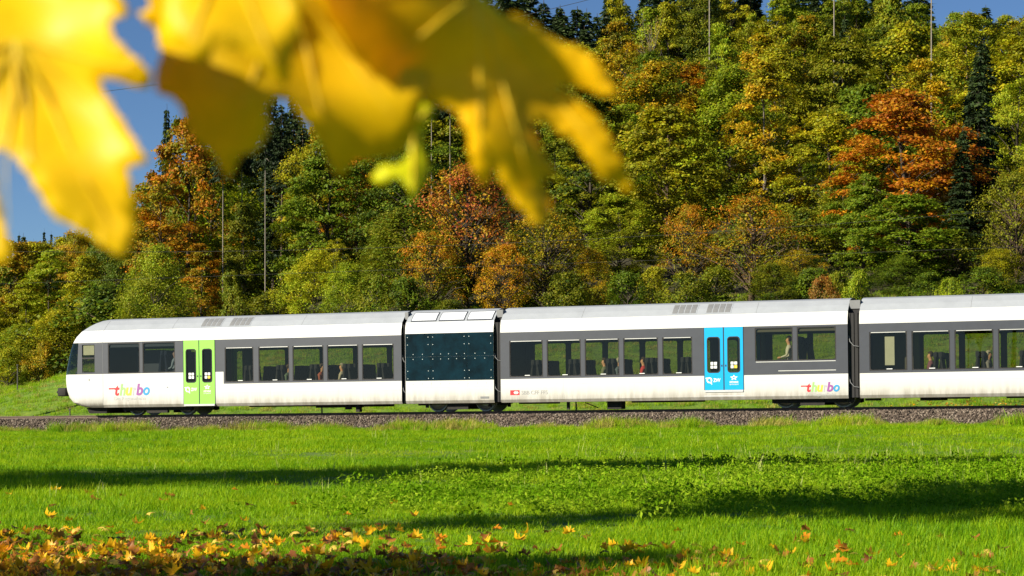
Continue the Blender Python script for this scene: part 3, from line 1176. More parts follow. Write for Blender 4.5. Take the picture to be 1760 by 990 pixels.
hseam(car, S0, S1, 0.92)
for x in pc[1:3]:
    MB().box(x - 0.005, x + 0.005, -0.003, 0.0, 0.92, 1.16).build('panel_joint', M['sill'], car)
MB().box(15.96, 16.30, -0.006, 0.0, 0.47, 0.55).build('number_plate', M['grille'], car)
for a, b in ((13.14, 14.17), (14.27, 15.30), (15.40, 16.42)):
    def Q(s, z, d): return (s, inset(z) - d * 0.76, z + d * 0.65)
    zz0, zz1 = 3.40, 3.76
    fr = MB().add([Q(a, zz0, .012), Q(b, zz0, .012), Q(b, 3.6, .012), Q(b, zz1, .012), Q(a, zz1, .012), Q(a, 3.6, .012)], [(0, 1, 2, 5), (5, 2, 3, 4)]).build('roof_hatch', M['grey'], car)
    e = 0.03
    MB().add([Q(a + e, zz0 + e, .022), Q(b - e, zz0 + e, .022), Q(b - e, 3.6, .022), Q(b - e, zz1 - e, .022), Q(a + e, zz1 - e, .022), Q(a + e, 3.6, .022)], [(0, 1, 2, 5), (5, 2, 3, 4)]).build('cover', M['skylight'], fr)
for a, b in ((12.80, 12.96), (16.50, 16.77)):
    bl = MB()
    nb = 5
    for q in range(nb):
        x0, x1 = a + (b - a) * q / nb + 0.003, a + (b - a) * (q + 1) / nb - 0.003
        bl.box(x0, x1, 0.10 + 0.02 * (q % 2), WID - 0.10, 0.34, 3.30)
        bl.box(x0, x1, 0.42, WID - 0.42, 3.30, 3.72)
    bl.build('bellows', M['black'], car)
    MB().box(a + 0.01, b - 0.01, 0.36, 1.2, 3.50, 3.78).build('bridge_cover', M['grille'], car)
    cx_ = (a + b) / 2
    for zc in (1.9, 0.75):
        MB().tube([(a + 0.02, 0.08, zc + 0.25), (a + 0.05, 0.04, zc + 0.1), (cx_ + 0.02, 0.03, zc), (b - 0.01, 0.06, zc - 0.04)], 0.014, 6).build('cable', M['grille'], car)
bogie(car, 14.95, 1.38, True)
MB().box(13.1, 16.4, 0.9, 2.0, 0.24, 0.36).build('underfloor_equipment', M['under'], car)

# ---- middle car
car = begin('middle_car', 23.2, 'middle rail car with bright blue double doors and a red logo at its left end')
W3 = [(17.12 + 1.463 * i, 18.43 + 1.463 * i - (0.2 if i == 4 else 0), 1.25, 2.59) for i in range(5)]
W4 = [(26.37, 27.73, 1.67, 2.85), (27.88, 29.26, 1.67, 2.85)]
D2 = (24.52, 25.95, 0.66, 2.91)
shell('body', 16.77, 29.67, W3 + W4 + [D2], lambda s, z: 2 if z > ZW1 else (0 if z > ZG1 or z < ZG0 else 1), SM, car)
for w_ in W3 + W4:
    window(car, *w_, rail=w_ in W3)
    window(car, *w_, far=True)
door(car, *D2, 'blue', lower=True)
door(car, *D2, 'blue', far=True, lower=True)
interior(car, 16.77, 29.67, [(16.83, 24.3, 0.50), (24.3, 26.2, 0.64), (26.2, 29.61, 1.15)])
MB().box(26.18, 26.22, 0.07, WID - 0.07, 0.64, 1.15).build('partition', M['inner'], car)
partition(car, 24.34)
partition(car, 26.16, 0.64)
seats(car, [18.05, 19.50, 20.95, 22.42, 23.75], 0.50)
seats(car, [27.80], 1.15)
for x in (18.78, 20.22, 21.68): table(car, x, 0.50, 0.08, 0.45)
for a, b in ((23.29, 24.19), (24.55, 25.45)): vents(car, a, b)
for x in (19.9, 26.4): seam(car, x, 3.38, 3.8)
hseam(car, 16.79, 24.45, 0.98)
for x in (19.2, 21.9, 27.0):
    MB().box(x - 0.004, x + 0.004, -0.0028, 0.0, 0.42, 1.17).build('panel_joint', M['sill'], car)
hseam(car, 26.0, 29.65, 0.98)
MB().box(27.2, 29.25, -0.006, 0.0, 1.30, 1.325).build('trim_strip', M['trim'], car)
MB().box(26.40, 29.24, -0.006, 0.0, 1.625, 1.65).build('trim_strip', M['trim'], car)
thurbo(car, 28.0, 0.57, 0.74)
lg = MB().box(17.14, 17.50, -0.006, -0.001, 0.585, 0.765).build('red_logo', M['t_red'], car)
cr = MB()
for x0, x1, z0, z1 in ((17.30, 17.36, 0.66, 0.69), (17.37, 17.44, 0.66, 0.69), (17.35, 17.385, 0.615, 0.735)):
    cr.box(x0, x1, -0.0095, -0.0065, z0, z1)
cr.add([(17.27, -0.009, 0.675), (17.33, -0.009, 0.615), (17.33, -0.009, 0.735)], [(0, 1, 2)])
cr.add([(17.47, -0.009, 0.675), (17.41, -0.009, 0.735), (17.41, -0.009, 0.615)], [(0, 1, 2)])
cr.build('arrow_cross', M['text_white'], lg)
put_text('lettering', 'SBB CFF FFS', 0.2, 17.58, 0.605, M['text_grey'], lg, 0, 0.002, 1.02, -0.004)
MB().box(D2[0] - 0.02, D2[1] + 0.02, -0.003, 0.0, 0.44, 0.47).build('door_sill', M['sill'], car)
bogie(car, 28.35, 1.45)
ub = MB()
ub.box(20.75, 21.30, 0.4, 0.95, 0.02, 0.32, 0, 0.02).box(19.2, 19.3, 0.4, 0.5, 0.02, 0.32).box(21.6, 24.0, 0.7, 2.2, 0.25, 0.32).box(17.2, 18.4, 0.8, 2.1, 0.25, 0.32)
ub.tube([(19.9, 0.4, 0.28), (20.4, 0.45, 0.08)], 0.02, 6)
ub.build('underfloor_equipment', M['under'], car)
bl = MB()
for q in range(6):
    x0 = 29.67 + 0.41 * q / 6 + 0.003
    bl.box(x0, x0 + 0.062, 0.10 + 0.03 * (q % 2), WID - 0.10, 0.34, 3.30)
    bl.box(x0, x0 + 0.062, 0.40, WID - 0.40, 3.30, 3.66)
bl.build('bellows', M['black'], car)
MB().box(29.69, 30.06, 0.36, 1.2, 3.46, 3.76).build('bridge_cover', M['grille'], car)
for zc in (2.15, 0.72):
    MB().tube([(29.70, 0.09, zc + 0.35), (29.74, 0.05, zc + 0.15), (29.88, 0.03, zc), (30.04, 0.05, zc - 0.03)], 0.016, 6).build('cable', M['grille'], car)

# ---- trailing car, cut by the right edge of the photograph
car = begin('end_car', 36.5, 'rail car at the right edge, without doors in view, leftmost window dark')
W5 = [(30.42 + 1.463 * i, 31.73 + 1.463 * i, 1.26, 2.61) for i in range(8)]
shell('body', 30.08, 44.0, W5, lambda s, z: 2 if z > ZW1 else (0 if z > ZG1 or z < ZG0 else 1), SM, car)
for w_ in W5:
    window(car, *w_)
    window(car, *w_, far=True)
interior(car, 30.08, 44.0, [(30.14, 43.9, 0.50)])
MB().box(30.35, 31.8, 1.2, WID - 0.08, 0.50, 2.75).build('toilet_cabin', M['inner'], car)
MB().box(30.93, 31.26, 0.20, 0.215, 1.45, 2.45).build('cabin_notice', M['blind'], car)
seats(car, [32.75, 34.18, 35.65, 37.1, 38.6], 0.50)
seam(car, 33.9, 3.38, 3.8)
hseam(car, 30.1, 43.9, 0.93)
bogie(car, 41.5, 1.45)
ub = MB()
ub.box(32.1, 32.8, 0.4, 2.4, 0.20, 0.32).box(33.0, 33.6, 0.6, 2.3, 0.25, 0.32).box(30.2, 30.7, 0.35, 0.8, 0.22, 0.30)
ub.box(35.0, 39.0, 0.7, 2.2, 0.25, 0.32)
ub.build('underfloor_equipment', M['under'], car)
OFF = Vector((0, 0, 0))

# ------------------------------------------------------------------ people in the train
def person_mesh():
    """seated figure facing +X, hips at the origin: one skinned surface"""
    J = {'pelvis': (0, 0, 0.10, .15, .17), 'waist': (-.02, 0, .28, .12, .15), 'chest': (-.02, 0, .46, .13, .19), 'sho': (-.01, 0, .58, .10, .17), 'neck': (0, 0, .66, .055, .055),
         'head0': (.02, 0, .74, .075, .075), 'head1': (.03, 0, .84, .095, .085), 'head2': (.02, 0, .92, .07, .065), 'nose': (.125, 0, .81, .014, .014)}
    E = [('pelvis', 'waist'), ('waist', 'chest'), ('chest', 'sho'), ('sho', 'neck'), ('neck', 'head0'), ('head0', 'head1'), ('head1', 'head2'), ('head1', 'nose')]
    for s, y in (('l', 1), ('r', -1)):
        J.update({'sh' + s: (-.01, .19 * y, .55, .07, .07), 'el' + s: (.03, .25 * y, .29, .05, .05), 'wr' + s: (.25, .17 * y, .22, .032, .036), 'ha' + s: (.33, .14 * y, .21, .02, .045),
                  'fi' + s: (.41, .12 * y, .19, .012, .035), 'th' + s: (.34, .08 * y, .235, .011, .011),
                  'hi' + s: (.05, .10 * y, .08, .10, .10), 'kn' + s: (.45, .12 * y, .09, .065, .065), 'an' + s: (.43, .12 * y, -.34, .042, .042), 'to' + s: (.60, .12 * y, -.39, .035, .045)})
        E += [('sho', 'sh' + s), ('sh' + s, 'el' + s), ('el' + s, 'wr' + s), ('wr' + s, 'ha' + s), ('ha' + s, 'fi' + s), ('ha' + s, 'th' + s), ('pelvis', 'hi' + s), ('hi' + s, 'kn' + s), ('kn' + s, 'an' + s), ('an' + s, 'to' + s)]
    ks = list(J)
    me = bpy.data.meshes.new('body')
    me.from_pydata([J[k][:3] for k in ks], [(ks.index(a), ks.index(b)) for a, b in E], [])
    ob = bpy.data.objects.new('body', me)
    COL.objects.link(ob)
    ob.modifiers.new('skin', 'SKIN')
    for i, k in enumerate(ks):
        me.skin_vertices[0].data[i].radius = J[k][3:5]
    me.skin_vertices[0].data[0].use_root = True
    ob.modifiers.new('sub', 'SUBSURF').levels = 1
    bpy.context.view_layer.update()
    dg = bpy.context.evaluated_depsgraph_get()
    res = bpy.data.meshes.new_from_object(ob.evaluated_get(dg))
    bpy.data.objects.remove(ob)
    return res


PB = person_mesh()
PB.name = 'body'


def hair_mesh():
    bm = bmesh.new()
    bmesh.ops.create_uvsphere(bm, u_segments=12, v_segments=8, radius=1)
    for v in bm.verts:
        v.co = Vector((v.co.x * 0.108 + 0.008, v.co.y * 0.098, v.co.z * 0.115 + 0.875))
    bmesh.ops.delete(bm, geom=[v for v in bm.verts if v.co.x > 0.045 and v.co.z < 0.90 or v.co.z < 0.78], context='VERTS')
    me = bpy.data.meshes.new('hair')
    bm.to_mesh(me)
    bm.free()
    for p in me.polygons: p.use_smooth = True
    return me


HM = hair_mesh()


def person(s, t, floor, face, shirt_col, hair, label, seat_h=0.43, group=None):
    root = empty('person', TRACK @ Matrix.Translation((s, t, floor + seat_h)) @ Matrix.Rotation(0 if face > 0 else math.pi, 4, 'Z'))
    tag(root, label, 'person', group)
    me = PB.copy()
    me.materials.clear()
    for m in (shirt('cloth', shirt_col), M['skin'], M['trousers']): me.materials.append(m)
    for p in me.polygons:
        c = p.center
        p.material_index = 1 if (c.z > 0.655 or (c.x > 0.27 and c.z > 0.16 and c.z < 0.27)) else (2 if c.z < 0.17 else 0)
        p.use_smooth = True
    link(bpy.data.objects.new('body', me), root)
    hm = HM.copy()
    hm.materials.append(hair)
    link(bpy.data.objects.new('hair', hm), root)
    for y in (-0.035, 0.035):
        MB().tube([(0.098, y, 0.845), (0.118, y, 0.845)], [0.012, 0.008], 6).build('eye', M['eye'], root)
    return root


person(-0.42, 0.80, 1.15, -1, (0.30, 0.42, 0.52), M['hair'], 'driver in a pale blue shirt behind the small cab side window', 0.47)
FL = 0.50
PEOPLE = [(9.32, 0.38, 1, (0.35, 0.10, 0.08), M['hair'], 'passenger in dull red seated by the third saloon window of the leading car'),
          (10.18, 0.40, -1, (0.42, 0.40, 0.38), M['hair_grey'], 'grey haired passenger by the fourth saloon window of the leading car'),
          (7.90, 0.40, 1, (0.10, 0.16, 0.14), M['hair'], 'passenger in dark green by the second saloon window of the leading car'),
          (20.68, 0.40, -1, (0.16, 0.19, 0.14), M['hair'], 'passenger in grey green at the left of the third middle car window'),
          (21.22, 0.38, 1, (0.10, 0.14, 0.22), M['hair_grey'], 'passenger in dark blue facing right between middle car windows three and four'),
          (22.16, 0.40, -1, (0.55, 0.05, 0.07), M['hair'], 'passenger in bright red in the middle of the fourth middle car window'),
          (32.48, 0.40, -1, (0.20, 0.08, 0.14), M['hair'], 'passenger in plum by the second window of the right edge car'),
          (34.44, 0.40, 1, (0.20, 0.20, 0.24), M['hair_grey'], 'passenger in grey by the third window of the right edge car')]
for s_, t_, fc, c_, h_, l_ in PEOPLE:
    person(s_, t_, FL, fc, c_, h_, l_, group='passengers in the train')
person(27.52, 0.40, 1.15, -1, (0.55, 0.56, 0.58), M['hair'], 'passenger in white in the raised seat right of the blue doors', group='passengers in the train')
person(2.98, 0.40, 1.15, -1, (0.42, 0.44, 0.44), M['hair'], 'passenger in light grey in the raised seat left of the green doors', group='passengers in the train')

# ------------------------------------------------------------------ trees: prototypes
def leaf_quads(c, nrm, L, Wd, r):
    """one folded diamond per leaf: c centres, nrm approximate normals"""
    n = len(c)
    nrm = nrm / np.linalg.norm(nrm, axis=1, keepdims=True)
    a = np.cross(nrm, r.normal(size=(n, 3)))
    a /= np.linalg.norm(a, axis=1, keepdims=True)
    b = np.cross(nrm, a)
    L = L[:, None]
    Wd = Wd[:, None]
    v = np.stack([c - a * L, c + b * Wd - nrm * L * 0.15, c + a * L, c - b * Wd - nrm * L * 0.15], 1).reshape(-1, 3)
    return v, np.arange(4 * n)


def limb(mb, a, b, r0, r1, r, n=5, sag=0.12):
    a, b = np.asarray(a, float), np.asarray(b, float)
    d = b - a
    pts = []
    for k in range(4):
        f = k / 3
        p = a + d * f + np.array([0, 0, 1]) * np.linalg.norm(d[:2]) * sag * math.sin(math.pi * f) + r.normal(0, 0.02, 3) * np.linalg.norm(d) * (0 < k < 3)
        pts.append(p)
    mb.tube(pts, [r0 + (r1 - r0) * k / 3 for k in range(4)], n, 0, False)


def broadleaf(seed, H, Rr, base, n_spray, per, leaf, shape=1.0, flat=0.30, limbs=40, spray=1.15, tr=0.22, thin=0.0):
    r = np.random.default_rng(seed)
    mb = MB()
    bend = r.normal(0, 0.25, (5, 2))
    tp = [(bend[k, 0] * k / 4, bend[k, 1] * k / 4, H * 0.9 * k / 4 - (0.4 if k == 0 else 0)) for k in range(5)]
    mb.tube(tp, [tr * 1.25, tr, tr * 0.72, tr * 0.42, 0.03], 8, 0, False)

    def trunk_at(z):
        f = np.clip(z / (H * 0.9), 0, 1) * 4
        k = int(min(3, math.floor(f)))
        return np.array(tp[k]) * (1 - (f - k)) + np.array(tp[k + 1]) * (f - k)
    ph = r.uniform(0, 6.28, 4)
    C, NR, S, MX = [], [], [], []
    for i in range(n_spray):
        u = r.uniform(0, 1) ** 0.85
        hf = base + (1 - base) * u
        x = (hf - base) / (1 - base)
        env = (math.sin(math.pi * min(1.0, (x * 0.86 + 0.12)) ** shape)) ** 0.62
        th = r.uniform(0, 2 * math.pi)
        env *= 1 + 0.24 * math.sin(2 * th + ph[0] + 5 * x) + 0.20 * math.sin(4 * th + ph[1] - 9 * x) + 0.12 * math.sin(13 * x + ph[2])
        rad = Rr * env * (0.35 + 0.65 * math.sqrt(r.uniform(0, 1)))
        z = hf * H
        tc_ = trunk_at(z)
        d = np.array([math.cos(th), math.sin(th), 0.0])
        c = np.array([tc_[0], tc_[1], z]) + d * rad
        sz = spray * r.uniform(0.65, 1.25) * (0.75 + 0.25 * env)
        m = int(per * r.uniform(0.6, 1.3) * (1 - thin * r.uniform(0, 1)))
        al, be, ga = r.normal(0, 0.50, m) * sz, r.normal(0, 0.50, m) * sz, r.normal(0, flat * 0.6, m) * sz
        e = np.array([-d[1], d[0], 0.0])
        P = c + al[:, None] * d + be[:, None] * e
        P[:, 2] += ga - 0.30 * np.abs(al) - 0.10 * np.abs(be)
        C.append(P)
        NR.append(np.array([0, 0, 1.0]) + 0.45 * d + r.normal(0, 0.44, (m, 3)))
        S.append(leaf * r.uniform(0.65, 1.3, m))
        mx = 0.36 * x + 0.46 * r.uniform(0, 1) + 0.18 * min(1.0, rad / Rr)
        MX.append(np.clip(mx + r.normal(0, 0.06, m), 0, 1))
        if i < limbs:
            z0 = max(0.12 * H, z - rad * r.uniform(0.5, 0.95))
            limb(mb, trunk_at(z0), c, max(0.03, tr * 0.42 * (1 - x * 0.6)), 0.018, r)
    C, NR, S, MX = np.concatenate(C), np.concatenate(NR), np.concatenate(S), np.concatenate(MX)
    v, f = leaf_quads(C, NR, S, S * r.uniform(0.5, 0.8, len(S)), r)
    cm = np_mesh('crown', v, f, 4, [M['crown']], None, False, {'mixv': MX, 'rnd': r.uniform(0, 1, len(S))})
    return mb.mesh('trunk', M['bark'], True), cm, H, 2 * Rr


def conifer(seed, H, Rr, base, tr=0.2, dens=1.0):
    r = np.random.default_rng(seed)
    mb = MB()
    mb.tube([(0, 0, -0.4), (0.05, 0, H * 0.5), (0, 0.04, H)], [tr * 1.2, tr * 0.65, 0.02], 8, 0, False)
    C, A, B, MX = [], [], [], []
    z = base * H
    while z < H * 0.985:
        x = (z / H - base) / (1 - base)
        rr = Rr * (1 - x) ** 0.85 * r.uniform(0.8, 1.1) + 0.12
        for k in range(int((6 + 3 * (1 - x)) * dens)):
            th = r.uniform(0, 6.28)
            d = np.array([math.cos(th), math.sin(th), 0])
            e = np.array([-d[1], d[0], 0])
            ln = rr * r.uniform(0.7, 1.1)
            if k < 3: limb(mb, (0, 0, z), d * ln * 0.85 + np.array([0, 0, z - 0.22 * ln]), 0.035, 0.012, r, 4, 0.02)
            m = max(8, int(ln * 30))
            f = np.sqrt(r.uniform(0.02, 1, m))
            side = r.uniform(-1, 1, m) * (0.10 + 0.34 * ln * (1.05 - f))
            P = d * (ln * f)[:, None] + e * side[:, None]
            P[:, 2] = z - 0.30 * ln * f ** 1.5 + 0.10 * ln * np.clip(f - .8, 0, 1) - 0.22 * np.abs(side) + r.normal(0, 0.05, m)
            C.append(P)
            A.append((d * 0.5 + np.sign(side)[:, None] * e * 0.6 + np.array([0, 0, -0.45]) + r.normal(0, 0.25, (m, 3))) * r.uniform(0.22, 0.42, (m, 1)))
            B.append((np.cross(d, [0, 0, 1]) * 0.4 + r.normal(0, 0.5, (m, 3))) * 0.12)
            MX.append(r.uniform(0, 1, m) * 0.5 + 0.4 * x)
        z += H * 0.020 * (1.15 - 0.4 * x)
    C, A, B, MX = (np.concatenate(q) for q in (C, A, B, MX))
    v = np.stack([C - A * 0.3 - B * 0.6, C + A * 0.2 - B, C + A, C + A * 0.2 + B], 1).reshape(-1, 3)
    cm = np_mesh('crown', v, np.arange(len(v)), 4, [M['needles']], None, False, {'mixv': MX, 'rnd': r.uniform(0, 1, len(C))})
    return mb.mesh('trunk', M['bark'], True), cm, H, 2 * Rr


def twiggy(seed, H, Rr, n=260, leaves=900):
    """nearly leafless grey tree: limbs, twigs and a few last leaves"""
    r = np.random.default_rng(seed)
    mb = MB()
    mb.tube([(0, 0, -0.4), (0.1, 0, H * 0.4), (-0.1, 0.1, H * 0.75), (0, 0, H)], [0.20, 0.14, 0.08, 0.015], 7, 0, False)
    ends = []
    for i in range(26):
        z = H * r.uniform(0.18, 0.85)
        th = r.uniform(0, 6.28)
        ln = Rr * r.uniform(0.5, 1) * (1.1 - 0.6 * z / H)
        b = np.array([math.cos(th) * ln, math.sin(th) * ln, min(H * 1.02, z + ln * r.uniform(0.8, 1.6))])
        limb(mb, (0, 0, z), b, 0.055, 0.02, r, 4, -0.05)
        for k in range(n // 26):
            f = r.uniform(0.3, 1)
            p = np.array([0, 0, z]) * (1 - f) + b * f
            q = p + np.array([math.cos(th), math.sin(th), 0]) * r.uniform(0, .4) + r.normal(0, 0.45, 3) + np.array([0, 0, r.uniform(0.2, 1.0)])
            limb(mb, p, q, 0.018, 0.006, r, 3, 0)
            ends.append(q)
    ends = np.array(ends)
    C = ends[r.integers(0, len(ends), leaves)] + r.normal(0, 0.28, (leaves, 3))
    S = 0.10 * r.uniform(0.7, 1.4, leaves)
    v, f = leaf_quads(C, r.normal(0, 1, (leaves, 3)) + [0, 0, .6], S, S * 0.6, r)
    cm = np_mesh('crown', v, f, 4, [M['crown']], None, False, {'mixv': r.uniform(0.2, 0.8, leaves), 'rnd': r.uniform(0, 1, leaves)})
    return mb.mesh('trunk', M['bark'], True), cm, H, 2 * Rr


PROTO = {
    'pole': [conifer(75, 24, 2.2, 0.66, 0.11)],
    'shade': [broadleaf(91, 14, 4.0, 0.64, 100, 95, 0.17, 1.0, 0.5, 60)],
    'beech': [broadleaf(11, 14, 5.0, 0.06, 150, 260, 0.110, 1.0, 0.30, 46, 1.15), broadleaf(12, 14, 4.6, 0.08, 140, 190, 0.145, 0.85, 0.22, 46, 1.1), broadleaf(13, 14, 4.8, 0.06, 190, 130, 0.160, 1.15, 0.34, 46, 0.9), broadleaf(14, 14, 4.4, 0.05, 190, 190, 0.115, 0.7, 0.55, 46, 0.85)],
    'slim': [broadleaf(21, 15, 3.0, 0.12, 125, 150, 0.130, 1.0, 0.30, 40, 0.85, 0.15), broadleaf(22, 15, 3.2, 0.10, 125, 190, 0.105, 0.8, 0.45, 40, 0.85, 0.15), broadleaf(23, 15, 3.1, 0.16, 90, 170, 0.120, 1.1, 0.35, 60, 0.8, 0.15, 0.4)],
    'orchard': [broadleaf(31, 9, 4.6, 0.20, 210, 62, 0.100, 0.9, 0.45, 120, 0.85, 0.20, 0.5), broadleaf(32, 9, 4.4, 0.18, 190, 62, 0.100, 1.0, 0.45, 120, 0.85, 0.22, 0.5)],
    'willow': [broadleaf(41, 8, 3.2, 0.03, 190, 120, 0.085, 0.9, 0.6, 60, 0.8, 0.10)],
    'shrub': [broadleaf(51, 3.2, 1.9, 0.02, 80, 90, 0.075, 0.8, 0.5, 30, 0.55, 0.05), broadleaf(52, 3.0, 2.1, 0.02, 80, 90, 0.075, 0.9, 0.5, 30, 0.55, 0.05)],
    'spruce': [conifer(61, 20, 3.0, 0.10), conifer(62, 20, 2.6, 0.16)],
    'tall_spruce': [conifer(71, 22, 2.4, 0.52, 0.20), conifer(72, 22, 2.2, 0.62, 0.18)],
    'bare': [twiggy(81, 12, 3.2), twiggy(82, 12, 2.6, 230, 500)],
}
KIND = {'pole': ('pole_tree', 'pale thin trunk'), 'beech': ('beech_tree', 'broadleaf tree'), 'slim': ('hornbeam_tree', 'slender tree'), 'orchard': ('orchard_tree', 'orchard tree'), 'willow': ('willow_bush', 'bushy willow'), 'shade': ('maple_tree', 'maple'),
        'shrub': ('shrub', 'low shrub'), 'spruce': ('spruce_tree', 'dark spruce'), 'tall_spruce': ('spruce_tree', 'bare trunked spruce'), 'bare': ('bare_tree', 'leafless tree')}
G_ = {'lime': (0.32, 0.38, 0.012), 'green': (0.145, 0.205, 0.008), 'dark': (0.055, 0.090, 0.007), 'olive': (0.215, 0.222, 0.008), 'yellow': (0.40, 0.37, 0.008), 'gold': (0.46, 0.295, 0.006),
      'orange': (0.50, 0.215, 0.006), 'rust': (0.36, 0.135, 0.008), 'red': (0.42, 0.12, 0.022), 'brown': (0.26, 0.165, 0.035), 'spruce': (0.020, 0.038, 0.010), 'spruce2': (0.038, 0.066, 0.013), 'grey': (0.20, 0.18, 0.060)}
BARK = {'dark': (0.050, 0.038, 0.026), 'grey': (0.15, 0.13, 0.11), 'pale': (0.27, 0.24, 0.20), 'brown': (0.10, 0.065, 0.04)}
WORD = {'lime': 'lime green', 'green': 'green', 'dark': 'deep green', 'olive': 'olive', 'yellow': 'yellow', 'gold': 'golden', 'orange': 'orange', 'rust': 'rust', 'red': 'red', 'brown': 'brown', 'grey': 'grey green', 'spruce': '', 'spruce2': ''}
LAND = [(-200, 'beyond the left photo edge'), (0, 'at the left photo edge'), (60, 'left of the train nose'), (120, 'above the train nose'), (165, 'above the cab'), (215, 'above the left rainbow logo'), (275, 'left of the green doors'),
        (340, 'above the green doors'), (410, 'above lead car window one'), (465, 'above lead car window two'), (525, 'above lead car window three'), (585, 'above lead car window four'), (645, 'above lead car window five'),
        (692, 'above the leftmost bellows'), (735, 'above the left teal panel'), (775, 'above the middle teal panel'), (825, 'above the right teal panel'), (875, 'above the red logo'), (935, 'above middle car window one'), (975, 'above middle car window two'), (1035, 'above middle car window three'), (1100, 'above middle car window four'),
        (1160, 'above middle car window five'), (1205, 'at the left blue door'), (1255, 'above the right blue door'), (1295, 'right of the blue doors'), (1340, 'above middle car window six'), (1405, 'above the right rainbow logo'), (1465, 'above the rightmost bellows'), (1525, 'above last car window one'),
        (1600, 'above last car window two'), (1675, 'above last car window three'), (1735, 'at the right photo edge'), (1900, 'beyond the right photo edge')]
USED = {}
TREES = {}


def px_of(X, Y): return CX + FPX * X / Y


def tree(kind, X, Y, H, width, c1, c2, bk='dark', label=None, group=None, var=None, rot=None):
    z = float(gz(X, Y))
    ps = PROTO[kind]
    tm, cm, h0, w0 = ps[(int(abs(X * 7 + Y * 3))) % len(ps) if var is None else var]
    nm, desc = KIND[kind]
    root = empty(nm)
    root.location = (X, Y, z - 0.05)
    root.rotation_euler = (0, 0, rot if rot is not None else random.uniform(0, 6.28))
    root.scale = (width / w0, width / w0, H / h0)
    t_ = link(bpy.data.objects.new('trunk', tm), root)
    t_.color = (*BARK[bk], 1)
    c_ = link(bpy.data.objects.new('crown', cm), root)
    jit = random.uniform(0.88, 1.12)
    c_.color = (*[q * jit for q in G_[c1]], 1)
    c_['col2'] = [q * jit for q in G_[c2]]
    if label is None:
        px = px_of(X, Y)
        lm = min(LAND, key=lambda q: abs(q[0] - px))[1]
        where = 'at the forest edge' if Y < 116 else ('low on the slope' if Y < 136 else ('halfway upslope' if Y < 160 else ('high on the slope' if Y < 186 else 'on the ridge')))
        cw = WORD[c1] if c1 == c2 else (WORD[c2] + ' and ' + WORD[c1] if WORD[c1] else '')
        label = ('%s %s %s %s' % (cw, desc, where, lm)).strip()
        if label in USED:
            label = label.replace(' ' + desc, ' ' + ('taller ' if H > USED[label] else 'smaller ') + desc, 1)
        if label in USED:
            for wd in ('round topped', 'ragged', 'narrow', 'wide', 'leaning', 'dense', 'half hidden'):
                l2 = wd + ' ' + label
                if l2 not in USED:
                    label = l2
                    break
    USED[label] = H
    tag(root, label, 'shrub' if kind in ('shrub', 'willow') else 'tree', group or 'trees of the autumn wood')
    TREES.setdefault(kind, []).append((X, Y))
    return root


def ptree(kind, px, top, Y, wpx, c1, c2, bk='dark', **kw):
    """a tree seen at column px whose top is at row top, standing Y metres away"""
    X = (px - CX) * Y / FPX
    H = EYE + (HY - top) * Y / FPX - float(gz(X, Y)) + 0.05
    return tree(kind, X, Y, H, wpx * Y / FPX, c1, c2, bk, **kw)


random.seed(5)
